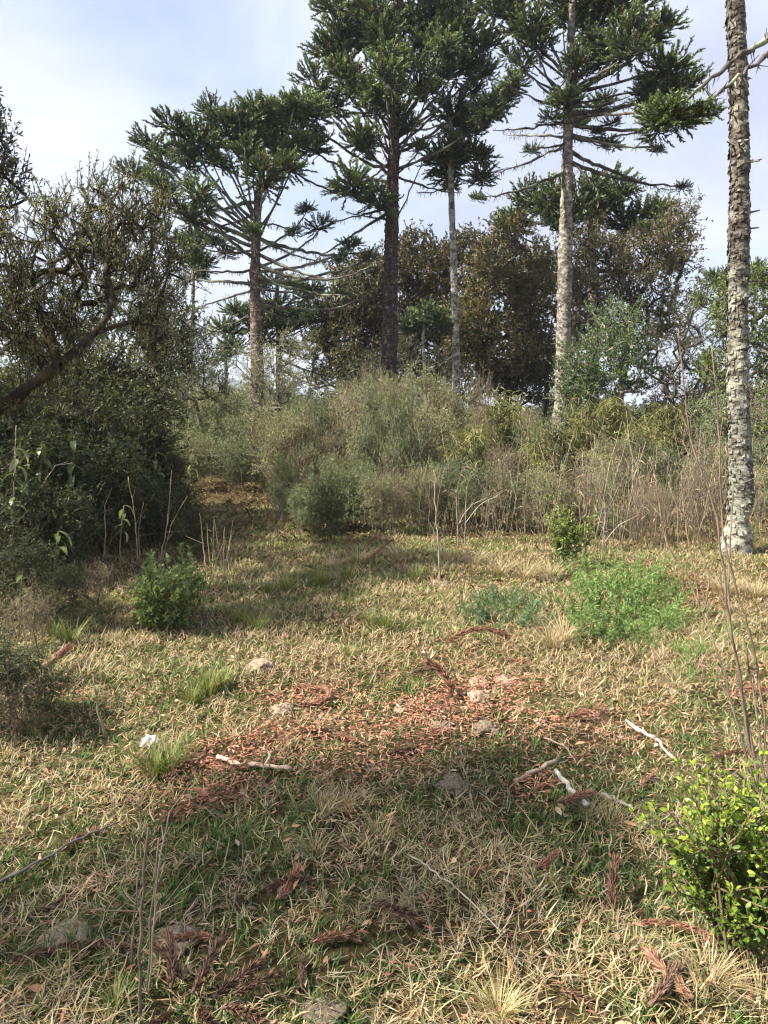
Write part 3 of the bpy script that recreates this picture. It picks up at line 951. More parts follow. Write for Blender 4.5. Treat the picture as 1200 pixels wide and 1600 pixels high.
# trees behind the thicket: brown-leaved group, then the twiggy right-hand wood
BR = [(.10, .078, .04), (.145, .095, .046), (.08, .08, .036), (.085, .105, .045)]
tree('rusty brown crowned tree left of the tallest araucaria trunk', 560, 24.0,
     [(560, 470, 55, 60, 24, 1.6), (540, 540, 45, 50, 24, 1.3), (600, 430, 45, 40, 24.4, 1.2), (575, 580, 50, 40, 23.8, 1.2)], 41, 230, .52, 7, 17, .11, .05, BR, (.06, .045, .038), p=[.35, .2, .25, .2], rtip=.012, step=.4)
tree('tall rounded reddish brown tree behind the slender pale trunk', 680, 25.5,
     [(660, 430, 60, 55, 25.5, 1.8), (720, 440, 60, 60, 25.5, 1.6), (690, 500, 75, 60, 25.5, 1.8), (650, 400, 40, 30, 25.5, 1.0), (735, 395, 30, 25, 25.5, .8), (680, 560, 80, 50, 25, 1.6)],
     42, 300, .54, 7, 17, .11, .05, BR, (.06, .045, .038), p=[.45, .25, .2, .1], rtip=.012, step=.4)
tree('orange-brown tree whose foliage glows rusty beside the pale right trunk', 790, 22.5,
     [(800, 400, 55, 50, 22.5, 1.5), (770, 470, 60, 55, 22, 1.6), (830, 470, 45, 60, 22.5, 1.4), (780, 550, 70, 60, 22, 1.6), (840, 560, 40, 60, 22.5, 1.2), (740, 520, 45, 60, 22, 1.2)],
     43, 300, .52, 7, 17, .10, .048, [(.13, .09, .042), (.18, .105, .046), (.085, .085, .04), (.09, .11, .048)], (.06, .045, .038), p=[.3, .15, .3, .25], rtip=.012, step=.4)
tree('twiggy half-bare brown and green tree right of the pale trunk', 960, 19.5,
     [(940, 420, 50, 60, 19.5, 1.2), (1000, 420, 60, 55, 19.5, 1.4), (1050, 400, 40, 60, 19.5, 1.0), (960, 490, 60, 55, 19.5, 1.3), (1040, 480, 50, 60, 19.5, 1.2), (1055, 350, 26, 40, 19.5, .7), (915, 380, 30, 40, 19.5, .8)],
     44, 290, .36, 8, 11, .08, .034, [(.14, .10, .055), (.12, .12, .052), (.17, .125, .085), (.085, .105, .048)], (.13, .105, .09), rtip=.011, step=.35, up=.3)
tree('dense dark green small tree with pale stems standing among the right shrubs', 935, 14.8,
     [(930, 570, 55, 50, 14.8, 1.0), (960, 520, 45, 45, 14.8, .8), (920, 630, 50, 40, 14.6, .8), (990, 580, 35, 45, 15, .7), (900, 600, 30, 50, 14.8, .6)],
     45, 210, .27, 7, 14, .055, .023, [(.08, .13, .045), (.12, .20, .055), (.06, .085, .038)], (.26, .22, .18), rtip=.007, step=.25)
tree('bare dark-branched tree with open crown in front of the sky gap at right', 1020, 17.0,
     [(1040, 560, 60, 50, 17, 1.2), (1080, 500, 50, 60, 17, 1.2), (1000, 540, 40, 40, 17, .9), (1090, 600, 40, 50, 17, .9), (1060, 620, 60, 40, 17, 1)],
     46, 130, .34, 7, 7, .055, .022, [(.11, .11, .055), (.15, .12, .08), (.08, .09, .045)], (.09, .075, .065), rtip=.011, step=.3)
tree('fresh green leafy tree behind the lichen trunk at the right edge', 1170, 14.0,
     [(1130, 480, 40, 50, 14, .9), (1180, 470, 50, 50, 14, .9), (1200, 560, 60, 70, 14, 1.0), (1130, 570, 35, 60, 14, .8), (1190, 650, 60, 60, 14, 1.0), (1240, 520, 60, 100, 14, 1.1)],
     47, 240, .30, 7, 14, .06, .026, [(.15, .21, .06), (.21, .26, .085), (.10, .135, .05)], (.2, .17, .14), rtip=.008, step=.28)
tree('dark evergreen tree closing the gap behind the right shrubs', 1090, 20.0,
     [(1090, 690, 90, 50, 20, 1.5), (1010, 680, 60, 40, 20, 1.3), (1170, 680, 70, 60, 20, 1.3), (1120, 640, 50, 30, 20, 1.2), (1060, 640, 45, 30, 20, 1.2), (1120, 580, 40, 50, 20, 1.1)], 48, 300, .42, 7, 10, .075, .03,
     [(.08, .10, .045), (.12, .14, .06)], (.09, .075, .06), rtip=.01, step=.35)
tree('olive feathery tree in front of the umbrella araucaria trunk', 430, 15.5,
     [(420, 600, 50, 50, 15.5, .9), (450, 560, 35, 40, 15.5, .7), (400, 570, 35, 35, 15.5, .7), (460, 620, 45, 40, 15.5, .8)], 49, 110, .3, 7, 9, .05, .016,
     [(.18, .20, .09), (.24, .24, .12), (.14, .165, .075)], (.2, .17, .14), rtip=.007, step=.25, up=.4)
tree('dark green tree at the wood edge beside the thin pole-like trunk', 330, 17.0,
     [(330, 590, 40, 45, 17, 1.0), (270, 600, 50, 50, 16.5, 1.0), (310, 545, 30, 40, 17, .8), (250, 540, 40, 50, 17, .9)], 50, 130, .33, 7, 10, .06, .02,
     [(.09, .11, .055), (.15, .16, .08)], (.12, .10, .085), rtip=.008, step=.28)
tree('low dark tree beneath the brown crowns behind the middle shrubs', 640, 21.0,
     [(640, 580, 60, 50, 22.5, 1.2), (720, 590, 60, 50, 22.5, 1.2), (800, 600, 60, 50, 22, 1.2), (560, 600, 50, 40, 22, 1.2), (850, 610, 40, 40, 22, 1.0)], 51, 260, .45, 7, 10, .075, .03,
     [(.06, .075, .036), (.10, .11, .05)], (.09, .075, .06), rtip=.01, step=.35)

tree('low leafy green tree right behind the lichen trunk foot', 1215, 11.5, [(1205, 720, 60, 50, 11.5, .8), (1230, 640, 50, 60, 11.5, .8), (1185, 690, 30, 40, 11.7, .5)], 52, 130, .25, 7, 10, .05, .02,
     [(.11, .15, .05), (.16, .20, .07), (.08, .10, .045)], (.2, .17, .14), rtip=.006, step=.22)
tree('dark shadowy tree filling the wood behind the drooping yellow-green shrubs', 1010, 16.0, [(1010, 690, 60, 40, 16, 1.2), (1090, 700, 60, 45, 15.5, 1.2), (940, 690, 50, 35, 16, 1.0), (1150, 690, 50, 50, 15.5, 1.0)], 53, 190, .34, 7, 10, .06, .024,
     [(.07, .085, .04), (.11, .12, .055), (.13, .12, .06)], (.10, .085, .07), rtip=.008, step=.28)
tree('olive-brown tree closing the space between the slender and the pale right trunk', 850, 26.0, [(850, 450, 45, 60, 26, 1.5), (860, 540, 50, 60, 26, 1.5), (820, 590, 50, 40, 26, 1.4), (900, 480, 40, 60, 26, 1.3)], 54, 190, .55, 7, 14, .115, .052,
     BR, (.08, .062, .05), rtip=.012, step=.4)
tree('dark olive tree low in the wood between umbrella and tallest trunks', 520, 27.0, [(510, 560, 50, 50, 27, 1.5), (560, 600, 50, 40, 27, 1.4), (530, 500, 35, 40, 27, 1.2), (620, 520, 50, 60, 27, 1.5)], 55, 170, .55, 7, 13, .115, .05,
     [(.07, .08, .036), (.10, .09, .045), (.09, .105, .045)], (.07, .055, .045), rtip=.012, step=.4)
# distant wood beyond: separate rough crowns further back
far_specs = [(250, 620, 60, 40, 44), (330, 640, 50, 30, 55), (480, 640, 60, 26, 50), (900, 650, 70, 34, 42), (1010, 660, 70, 30, 48), (1110, 650, 60, 34, 44), (120, 620, 90, 50, 40), (30, 610, 80, 60, 42), (420, 646, 50, 22, 60), (1190, 650, 60, 40, 46), (560, 640, 60, 30, 45), (700, 640, 70, 30, 45)]
for q, (px, py, rx, ry, Y) in enumerate(far_specs):
    tree('distant rounded dark tree in the wood far behind the thicket', px, float(Y), [(px, py, rx, ry, float(Y), 2.0), (px - rx * .5, py + 10, rx * .6, ry * .7, float(Y), 1.6)],
         60 + q, 60, .8, 6, 10, .2, .09, [(.08, .10, .05), (.12, .12, .06), (.10, .12, .055)], (.12, .1, .08), rtip=.02, step=.8, group='distant trees behind the thicket', name='distant_tree')

# trees outside the left edge of the view: they shade the thicket and dapple the clearing
def shade_tree(label, base, crown, seed, n=170, **kw):
    rng = np.random.default_rng(seed)
    b = on(*base)
    lob = [(c[0] - b[0], c[1] - b[1], c[2] - b[2], *c[3:]) for c in crown]
    tg = lobe_points(rng, lob, n, .3)
    t = thing('broadleaf_tree', b, label, 'tree')
    top = np.array((lob[0][0] * .8, lob[0][1] * .8, lob[0][2] * .75))
    arr, rad, ch = grow(rng, [smooth_path([(0, 0, -.1), top * .5 + rng.normal(size=3) * .2, top], 12)], tg, .3, .008)
    mw = wood_from(rng, arr, rad, ch, (.08, .065, .05), .3)
    leaf_clusters(rng, mw, tg, .38, 7, 10, .06, .024, [(.06, .08, .03), (.09, .11, .04)], None, .2).obj('crown', M_leaf, t)
    mw.obj('trunk', M_wood, t)
shade_tree('leafy tree outside the left of the view that dapples the near grass', (-6.6, 1.2),
           [(-5.8, 1.15, 6.3, 1.2, .65, .7), (-5.0, 1.6, 6.0, .6, .4, .45), (-6.4, 0.6, 5.6, .8, .5, .5), (-7.2, .5, 7.6, .9, .45, .6)], 91, 120)
shade_tree('leafy tree outside the left of the view that shades the middle of the clearing', (-5.6, 4.3),
           [(-4.6, 4.5, 3.9, 1.0, .5, .7), (-5.4, 4.6, 4.6, 1.0, .5, .7)], 92, 80)
shade_tree('tall tree outside the left of the view that keeps the left thicket dark', (-10.5, 6.2),
           [(-10, 6.2, 7.5, 1.6, 1.8, 1.8), (-9.0, 7.2, 5.4, 1.3, 1.2, 1.0)], 93, 150)

# ------------------------------------------------------------------ shrub kinds (a few models each, copied)
def shrub_model(seed, lobes, nclus, rc, ntw, nlf, L, W, cols, wood_c, nstem=5, p=None, up=.5, droop=0., rtip=.0035, step=.12, mat=None, base_r=.12, fold=.25, tw_r=.003, shell=.2, wv=.3):
    rng = np.random.default_rng(seed)
    tg = lobe_points(rng, lobes, nclus, shell)
    tg[:, 2] = np.maximum(tg[:, 2], .08)
    zc = max(l[2] for l in lobes)
    seeds = []
    for k in range(nstem):
        a = rng.random() * 2 * math.pi
        b = np.array((math.cos(a), math.sin(a), 0)) * base_r * rng.random()
        t = np.array((math.cos(a) * .25, math.sin(a) * .25, zc * .55)) + rng.normal(size=3) * .08
        seeds.append(smooth_path([b - np.array((0, 0, .06)), b * .5 + t * .5, t], 6))
    arr, rad, ch = grow(rng, seeds, tg, step, rtip)
    mw = wood_from(rng, arr, rad, ch, wood_c)
    ml = leaf_clusters(rng, mw, tg, rc, ntw, nlf, L, W, cols, p, up, droop, tw_r, wood_c, wv=wv, fold=fold)
    return ml.mesh('foliage', mat or M_shrub), mw.mesh('stem', M_wood)

def put(model, name, loc, label, cat, group, rz, s):
    t = thing(name, loc, label, cat, group, rz, s)
    link('foliage', model[0], t)
    if model[1] is not None: link('stem', model[1], t)
    return t

OL = [(.20, .22, .095), (.26, .27, .125), (.145, .17, .075), (.27, .235, .12)]
bacch = [shrub_model(200 + k, [(0, 0, .95, .62, .62, .55), (.25, .1, 1.25, .35, .4, .35), (-.3, 0, 1.1, .35, .35, .4), (0, 0, .5, .5, .5, .35)], 100, .20, 7, 9, .046, .011, OL, (.24, .20, .16), up=.75) for k in range(4)]
GR2 = [(.14, .185, .08), (.19, .235, .105), (.10, .135, .06)]
greyg = [shrub_model(210 + k, [(0, 0, .9, .6, .6, .6), (.2, -.2, 1.25, .4, .4, .3), (-.25, .1, .5, .45, .45, .35)], 95, .2, 7, 9, .05, .014, GR2, (.24, .20, .16), up=.6) for k in range(3)]
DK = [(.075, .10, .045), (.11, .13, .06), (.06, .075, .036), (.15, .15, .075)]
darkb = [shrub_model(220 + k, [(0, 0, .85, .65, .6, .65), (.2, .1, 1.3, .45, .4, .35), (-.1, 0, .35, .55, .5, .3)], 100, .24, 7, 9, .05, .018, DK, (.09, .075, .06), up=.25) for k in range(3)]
YB = [(.185, .20, .07), (.24, .235, .095), (.14, .17, .06), (.30, .25, .14)]
bamb = [shrub_model(230 + k, [(0, 0, 1.2, .55, .5, .35), (.3, 0, 1.0, .35, .35, .4), (-.3, .1, .85, .35, .35, .4), (0, .1, 1.5, .3, .3, .2)], 46, .16, 4, 9, .15, .015, YB, (.26, .23, .12), nstem=7, up=0., droop=.55, rtip=.004, fold=.1) for k in range(3)]
DR = [(.31, .24, .15), (.36, .29, .18), (.22, .20, .11), (.22, .23, .10)]
dryt = [shrub_model(240 + k, [(0, 0, .9, .45, .45, .6), (.1, 0, 1.3, .3, .3, .3), (0, 0, .5, .35, .35, .35)], 70, .28, 6, 6, .034, .009, DR, (.20, .155, .12), nstem=8, up=1.1, rtip=.0035, tw_r=.0032) for k in range(3)]

def cane_model(seed, n, hmin, hmax, c, spread=.3, leafy=0):
    rng = np.random.default_rng(seed)
    mb, ml = MB(), MB()
    for k in range(n):
        b = rng.normal(size=3) * np.array((spread * .5, spread * .5, 0))
        h = rng.uniform(hmin, hmax)
        d = np.array((rng.normal() * .12, rng.normal() * .12, 1)) * h
        m = 7
        f = np.linspace(0, 1, m)[:, None]
        pts = b + d * f + rng.normal(size=3) * .12 * h * f ** 2 + rng.normal(size=(m, 3)) * .012
        pts[0, 2] -= .05
        cc = np.array(c)[rng.integers(len(c))] * rng.uniform(.75, 1.25)
        r = rng.uniform(.003, .006)
        tube(mb, pts, np.linspace(r, r * .4, m), 4, cc)
        kk = rng.integers(0, 5)
        for q in range(kk):
            i = rng.integers(2, m)
            e = pts[i] + unit(rng.normal(size=3) + np.array((0, 0, .9))) * h * rng.uniform(.1, .3)
            prisms(mb, pts[i:i + 1], e[None], r * .5, r * .25, cc)
        if leafy:
            i = rng.integers(1, m, leafy)
            leaves(ml, pts[i] + rng.normal(size=(leafy, 3)) * .02, rng.normal(size=(leafy, 3)) + np.array((0, 0, -.4)), rng.uniform(.04, .11, leafy), .012, pick(rng, [(.33, .25, .15), (.24, .16, .10)], leafy), rng, droop=.3)
    return (ml.mesh('foliage', M_litter) if leafy else None), mb.mesh('stem', M_wood)
canes = [cane_model(250 + k, 10, .6, 1.4, [(.25, .215, .15), (.18, .155, .115), (.31, .265, .18)], .4, 6) for k in range(3)]

rs = np.random.default_rng(77)
def skyline(px):
    return float(np.interp(px, [280, 330, 400, 470, 540, 610, 700, 780, 850, 900, 1000, 1100, 1220], [668, 690, 655, 634, 605, 592, 605, 606, 640, 670, 690, 715, 730]))

def thicket(px, Y, model, name, label, cat, group, hfac, nominal=1.5):
    b = gdist(px, Y)
    top = at(px, skyline(px), Y)[2]
    h = max((top - b[2]) * hfac, .5)
    s = h / nominal
    return put(model, name, b, label, cat, group, rs.random() * 6.28, (s * rs.uniform(.75, 1.15), s * rs.uniform(.75, 1.15), s))

LB_O = 'fine-leaved olive shrub in the thicket behind the clearing'
LB_G = 'grey-green bushy shrub in the thicket behind the clearing'
LB_Y = 'yellow-green shrub with drooping bamboo-like leaves below the pale trunk'
LB_D = 'brown half-dry twiggy shrub in the thicket behind the clearing'
LB_C = 'clump of dry straw-coloured stalks at the thicket edge'
LB_K = 'dark green shrub in the shade of the left woods'
for Y in (15.5, 14.0, 12.6, 11.4, 10.4, 9.6):
    x0 = 300 if Y > 13.5 else (430 if Y > 11 else 450)
    w = 74 * 12.0 / Y
    px = x0 + rs.uniform(-20, 20)
    while px < 1110:
        u = rs.random()
        hf = rs.uniform(.58, 1.10) if Y > 11.5 else rs.uniform(.38, .88)
        if Y < 10 : hf = rs.uniform(.28, .62)
        yj = Y + rs.uniform(-.45, .45)
        if px > 740 and px < 1010 and Y > 11:
            kind = 'b' if u < .42 else ('o' if u < .62 else ('d' if u < .85 else 'g'))
            hf *= .97
        elif px >= 820:
            kind = 'd' if u < .4 else ('o' if u < .6 else ('g' if u < .8 else 'b'))
            hf *= .8 if Y < 12 else .95
        else:
            kind = 'o' if u < .5 else ('g' if u < .82 else 'd')
        if kind == 'o': thicket(px, yj, bacch[rs.integers(4)], 'olive_shrub', LB_O, 'shrub', 'olive shrubs of the thicket', hf)
        elif kind == 'g': thicket(px, yj, greyg[rs.integers(3)], 'green_shrub', LB_G, 'shrub', 'grey-green shrubs of the thicket', hf)
        elif kind == 'b': thicket(px, yj, bamb[rs.integers(3)], 'bamboo_shrub', LB_Y, 'shrub', 'drooping yellow-green shrubs', hf, 1.6)
        else: thicket(px, yj, dryt[rs.integers(3)], 'dry_shrub', LB_D, 'shrub', 'half-dry shrubs of the thicket', hf)
        px += w * rs.uniform(.75, 1.25)
for q in range(34):          # wispy filler along the front of the thicket
    px = rs.uniform(455, 1120); Y = rs.uniform(8.9, 10.8) - (.7 if px > 830 else 0); h = rs.uniform(.35, .95)
    k = q % 4
    put([dryt[q % 3], bacch[q % 4], dryt[(q + 1) % 3], greyg[q % 3]][k], 'wispy_shrub', gdist(px, Y), ['wispy straw-coloured', 'small olive', 'wispy straw-coloured', 'small grey-green'][k] + ' shrub along the front edge of the thicket', 'shrub',
        ['straw', 'olive', 'straw', 'grey-green'][k] + ' shrubs at the thicket front', rs.random() * 6.28, (h / 1.5 * 1.2, h / 1.5 * 1.2, h / 1.5))
for q in range(19):
    px = rs.choice([rs.uniform(470, 720), rs.uniform(740, 1110)], p=[.3, .7])
    Y = rs.uniform(8.5, 10.6) - (.9 if px > 840 else 0)
    b = gdist(px, Y)
    put(canes[rs.integers(3)], 'dry_stalks', b, LB_C, 'plant', 'dry stalk clumps at the thicket edge', rs.random() * 6.28, rs.uniform(.6, 1.05))
for q in range(16):          # slim taller shrubs standing up through the thicket
    px = rs.uniform(430, 1080); Y = rs.uniform(10.2, 14.5)
    b_ = gdist(px, Y); h = (at(px, skyline(px), Y)[2] - b_[2]) * rs.uniform(.85, 1.12); s_ = h / 1.5
    put([dryt[0], bacch[1], dryt[1], greyg[0]][q % 4], 'slim_shrub', b_, 'slim upright %s shrub rising above its neighbours in the thicket' % ['dry twiggy', 'olive', 'dry twiggy', 'grey-green'][q % 4], 'shrub', 'slim %s shrubs of the thicket' % ['dry', 'olive', 'dry', 'grey-green'][q % 4], rs.random() * 6.28, (s_ * .5, s_ * .5, s_))
for (px, Y, h, k) in [(735, 10.9, 1.3, 0), (785, 11.8, 1.7, 1), (845, 10.8, 1.2, 2), (905, 11.6, 1.5, 2), (955, 12.2, 1.6, 0), (1000, 11.6, 1.3, 1), (600, 11.8, 1.5, 0), (530, 10.6, .9, 1), (1050, 12.2, 1.5, 0)]:
    put(bamb[k], 'bamboo_shrub', gdist(px, Y), LB_Y if px > 700 else 'yellow-green drooping shrub among the olive ones below the tallest trunk', 'shrub', 'drooping yellow-green shrubs' if px > 700 else 'yellow-green shrubs among the olive ones', rs.random() * 6.28, h / 1.6)
for (px, Y, h) in [(300, 15.5, 1.5), (330, 17.0, 1.6), (360, 15.0, 1.3), (385, 16.5, 1.6), (415, 14.0, 1.5), (345, 20, 1.8), (310, 22, 2.2), (380, 21, 2.0), (420, 18.5, 1.8), (445, 13.0, 1.4), (280, 18, 1.9), (400, 25, 2.4), (340, 27, 2.4), (295, 13.6, 1.1), (375, 13.6, .8)]:
    s_ = h / 1.5
    put([greyg[0], bacch[0], greyg[2]][int(px) % 3], 'path_shrub', gdist(px, Y), 'light green shrub closing the end of the grassy path', 'shrub', 'shrubs at the end of the path', rs.random() * 6.28, (s_ * 1.2, s_ * 1.2, s_))
for (px, Y, h, k) in [(1060, 10.5, .9, 0), (1100, 11.2, 1.2, 1), (1135, 10.6, 1.0, 2), (1185, 10.2, 1.1, 0), (1090, 9.6, .6, 1), (1205, 9.4, .8, 2), (1120, 12.5, 1.6, 0), (1180, 12.8, 1.7, 1)]:
    put([greyg[1], dryt[0], bacch[3]][k], 'edge_shrub', gdist(px, Y), ['grey-green', 'dry brown', 'olive'][k] + ' shrub standing around the foot of the lichen trunk', 'shrub', ['grey-green', 'dry', 'olive'][k] + ' shrubs by the lichen trunk', rs.random() * 6.28, h / 1.5)
for q in range(9):
    put(canes[q % 3], 'dry_stalks', gdist(rs.uniform(1040, 1200), rs.uniform(8.4, 10.0)), 'clump of dry stalks beside the lichen trunk', 'plant', 'dry stalk clumps by the lichen trunk', rs.random() * 6.28, rs.uniform(.5, .9))
# left dark undergrowth
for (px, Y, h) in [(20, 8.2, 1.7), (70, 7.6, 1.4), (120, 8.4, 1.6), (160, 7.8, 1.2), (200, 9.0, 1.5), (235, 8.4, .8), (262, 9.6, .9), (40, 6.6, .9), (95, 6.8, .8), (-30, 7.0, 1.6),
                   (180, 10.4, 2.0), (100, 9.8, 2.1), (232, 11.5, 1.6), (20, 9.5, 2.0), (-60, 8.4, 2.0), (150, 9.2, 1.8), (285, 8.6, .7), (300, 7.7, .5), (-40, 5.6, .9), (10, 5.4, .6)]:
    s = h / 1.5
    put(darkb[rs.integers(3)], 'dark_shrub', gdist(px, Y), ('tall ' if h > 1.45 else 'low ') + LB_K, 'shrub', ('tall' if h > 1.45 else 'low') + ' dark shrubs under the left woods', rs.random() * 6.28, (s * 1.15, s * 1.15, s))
put(darkb[0], 'low_shrub', gdist(510, 8.75), 'low dark green shrub at the foot of the olive thicket', 'shrub', None, 1.0, (.52, .52, .52))
put(greyg[1], 'low_shrub', gdist(470, 9.3), 'small blue-grey shrub beside the grassy path', 'shrub', None, 2.0, (.45, .45, .42))
put(bacch[2], 'round_shrub', gdist(965, 11.0), 'round olive shrub standing alone on the bare slope behind the herbs', 'shrub', None, 2.0, (.6, .6, .66))

for (px, py, h, k) in [(25, 1160, .42, 0), (62, 1120, .34, 1), (8, 1085, .5, 2), (55, 1015, .45, 0), (100, 985, .45, 1), (-15, 1150, .5, 1), (150, 960, .4, 2)]:
    s_ = h / 1.5
    put([dryt[k], darkb[k], dryt[k]][k], 'bank_weed', gp(px, py), ['brown tangled', 'dark green', 'brown tangled'][k] + ' weed on the shaded bank at the left of the clearing', 'weed', ['brown', 'green', 'brown'][k] + ' weeds on the left bank', rs.random() * 6.28, (s_ * 1.3, s_ * 1.3, s_))
# the two leafy bushes on the clearing
def leafy_bush(label, base, spec_h, rad, seed, nstem, L, W, cols, ntip, matl, single=300, lean=(0, 0)):
    """upright stems carrying whorls of small oval leaves; each of the largest-showing leaves is a part"""
    rng = np.random.default_rng(seed)
    t = thing('leafy_bush', base, label, 'bush')
    mw = MB()
    LP, LD, LC = [], [], []
    def sprig(p0, d, ln, r, depth):
        m = max(5, int(ln / .03))
        pts = [p0]
        for q in range(m):
            d = unit(d + rng.normal(size=3) * .12 + np.array((0, 0, .10)))
            pts.append(pts[-1] + d * ln / m)
        pts = np.array(pts)
        tube(mw, pts, np.linspace(r, r * .4, len(pts)), 4, np.array((.17, .12, .075)) * rng.uniform(.8, 1.2))
        if depth < 2:
            for q in range(rng.integers(5, 9) if depth == 0 else rng.integers(2, 5)):
                i = rng.integers(int(len(pts) * .2), len(pts))
                dd = unit(d * .5 + rng.normal(size=3) * .7 + np.array((0, 0, .4)))
                sprig(pts[i], dd, ln * rng.uniform(.3, .55), r * .6, depth + 1)
        k0 = int(len(pts) * (.45 if depth == 0 else .1))
        for i in range(k0, len(pts)):
            f = i / (len(pts) - 1)
            ax = unit(pts[i] - pts[i - 1])
            for s in range(2 if i < len(pts) - 1 else 4):
                ra = rng.normal(size=3); ra = unit(ra - ax * ra.dot(ax))
                LP.append(pts[i]); LD.append(unit(ra * .9 + ax * (.5 + .4 * f)))
                young = f ** 2 * float(np.clip((pts[i][2] / spec_h - .2) * 1.9, 0, 1)) * rng.uniform(.4, 1)  # yellow-green tips; upper leaves coloured brighter to stand for sun on the bush top
                LC.append(np.array(cols[0]) * (1 - young) + np.array(cols[1]) * young)
    for k in range(nstem):
        a = rng.random() * 6.283
        rr = rad * math.sqrt(rng.random())
        b = np.array((math.cos(a) * rr * .16, math.sin(a) * rr * .16, -.02))
        d = unit(np.array((math.cos(a) * rr / spec_h + lean[0], math.sin(a) * rr / spec_h + lean[1], 1)))
        sprig(b, d, spec_h * rng.uniform(.6, 1.05), .006, 0)
    mw.obj('stem', M_wood, t)
    LP, LD, LC = np.array(LP), np.array(LD), np.array(LC)
    LC = LC * rng.uniform(.65, 1.3, (len(LC), 1))
    N = len(LP)
    # oval leaf: six-sided blade folded on its midrib
    def ovals(mb, P, D, Ls, C):
        n = len(P)
        Nn = unit(rng.normal(size=(n, 3)) * .6 + np.array((0, 0, 1.0)))
        S = unit(np.cross(D, Nn)); Nn = np.cross(S, D)
        Ls = Ls[:, None]
        prof = [(.0, .0), (.3, .42), (.68, .40), (1.0, 0.0)]
        V = [P, P + D * Ls * .3 + S * Ls * W / L * .42 + Nn * Ls * .05, P + D * Ls * .7 + S * Ls * W / L * .40 + Nn * Ls * .05, P + D * Ls,
             P + D * Ls * .7 - S * Ls * W / L * .40 + Nn * Ls * .05, P + D * Ls * .3 - S * Ls * W / L * .42 + Nn * Ls * .05]
        V = np.stack(V, 1).reshape(-1, 3)
        o = np.arange(n)[:, None] * 6
        Q = np.concatenate([o + np.array([[0, 1, 2, 3]]), o + np.array([[0, 3, 4, 5]])])
        mb.add(V, Q, None, np.repeat(C, 6, 0))
    camp = np.array((0, 0, EYE)) - np.asarray(base)
    dist = np.linalg.norm(LP - camp, axis=1)
    order = np.argsort(dist)
    ns = min(single, N)
    rest = order[ns:]
    Ls = rng.uniform(.7, 1.25, N) * L
    if len(rest):
        mb = MB(); ovals(mb, LP[rest], LD[rest], Ls[rest], LC[rest])
        tag(mb.obj('foliage', matl, t), kind='stuff')
    protos = []
    for q in range(min(10, ns)):
        mb = MB(); c = LC[order[int(q * ns / 10)]][None]
        ovals(mb, np.zeros((1, 3)), np.array([[1.0, 0, 0]]), np.array([L]), c)
        protos.append((mb.mesh('leaf', matl), c[0]))
    pc = np.array([c for _, c in protos]) if protos else None
    for i in order[:ns]:
        j = int(np.argmin(((pc - LC[i]) ** 2).sum(1)))
        o = link('leaf', protos[j][0], t, LP[i])
        d = Vector(LD[i])
        x = d.normalized(); z = (Vector((0, 0, 1)) + Vector(rng.normal(size=3) * .5)); z = (z - x * z.dot(x)).normalized(); y = z.cross(x)
        mt = Matrix((x, y, z)).transposed()
        o.rotation_euler = mt.to_euler()
        s = Ls[i] / L
        o.scale = (s, s, s)
    return t

leafy_bush('bright yellow-green bush with small glossy oval leaves beside the bare sapling stems', gp(1150, 1500),   .47, .27, 301, 22, .0195, .0105,
           [(.085, .155, .028), (.42, .50, .07)], 0, M_gloss, 300, lean=(.05, .05))
leafy_bush('round fresh green bush growing on the left side of the clearing', gp(262, 985),   .46, .62, 302, 17, .034, .015,
           [(.16, .22, .075), (.29, .345, .125)], 0, M_gloss, 0)
leafy_bush('small green bush with pale leaf tips behind the feathery herbs', gp(880, 890), .5, .3, 303, 8, .034, .014,
           [(.13, .20, .055), (.30, .33, .09)], 0, M_gloss, 0)

# feathery bright herbs
def herb_model(seed, n, h, cols):
    rng = np.random.default_rng(seed)
    mb, ml = MB(), MB()
    for k in range(n):
        a = rng.random() * 6.283; rr = .2 * math.sqrt(rng.random())
        b = np.array((math.cos(a) * rr, math.sin(a) * rr, -.03))
        hh = h * rng.uniform(.45, 1.05)
        m = 7
        f = np.linspace(0, 1, m)[:, None]
        pts = b + np.array((math.cos(a) * rr * .9, math.sin(a) * rr * .9, hh)) * f + rng.normal(size=(m, 3)) * .008
        tube(mb, pts, np.linspace(.003, .001, m), 3, (.10, .16, .05))
        q = 70
        t = rng.uniform(.12, 1, q) * (m - 1.001); i = t.astype(int); ff = (t - i)[:, None]
        P = pts[i] * (1 - ff) + pts[i + 1] * ff
        D = rng.normal(size=(q, 3)) + np.array((0, 0, .7))
        lt = (t / m)[:, None]
        C = np.array(cols[0]) * (1 - lt) + np.array(cols[1]) * lt
        leaves(ml, P, D, rng.uniform(.03, .075, q) * (1.2 - .6 * lt[:, 0]), .008, C * rng.uniform(.7, 1.3, (q, 1)), rng)
    return ml.mesh('foliage', M_shrub), mb.mesh('stem', M_wood)
herbs = [herb_model(400 + k, 13, .33, [(.10, .16, .05), (.22, .32, .10)]) for k in range(3)]
herbd = [herb_model(405 + k, 13, .3, [(.10, .15, .075), (.16, .23, .115)]) for k in range(2)]
for (px, py, s) in [(925, 1000, .75), (960, 985, .95), (1000, 985, .85), (935, 965, 1.05), (975, 955, 1.0), (1010, 960, .95), (950, 925, .9), (1020, 920, .9), (990, 935, .8), (905, 990, .6), (1035, 985, .7),
                    (1080, 1070, .45), (1060, 1030, .45), (895, 925, .8), (920, 900, .8), (1000, 1005, .5), (1100, 1030, .4), (1000, 905, .8), (1045, 940, .7), (965, 1005, .5), (1030, 1020, .4)]:
    put(herbs[rs.integers(3)], 'green_herb', gp(px, py), 'bright green feathery herb in the patch near the lichen trunk', 'plant', 'bright feathery herbs', rs.random() * 6.28, s)
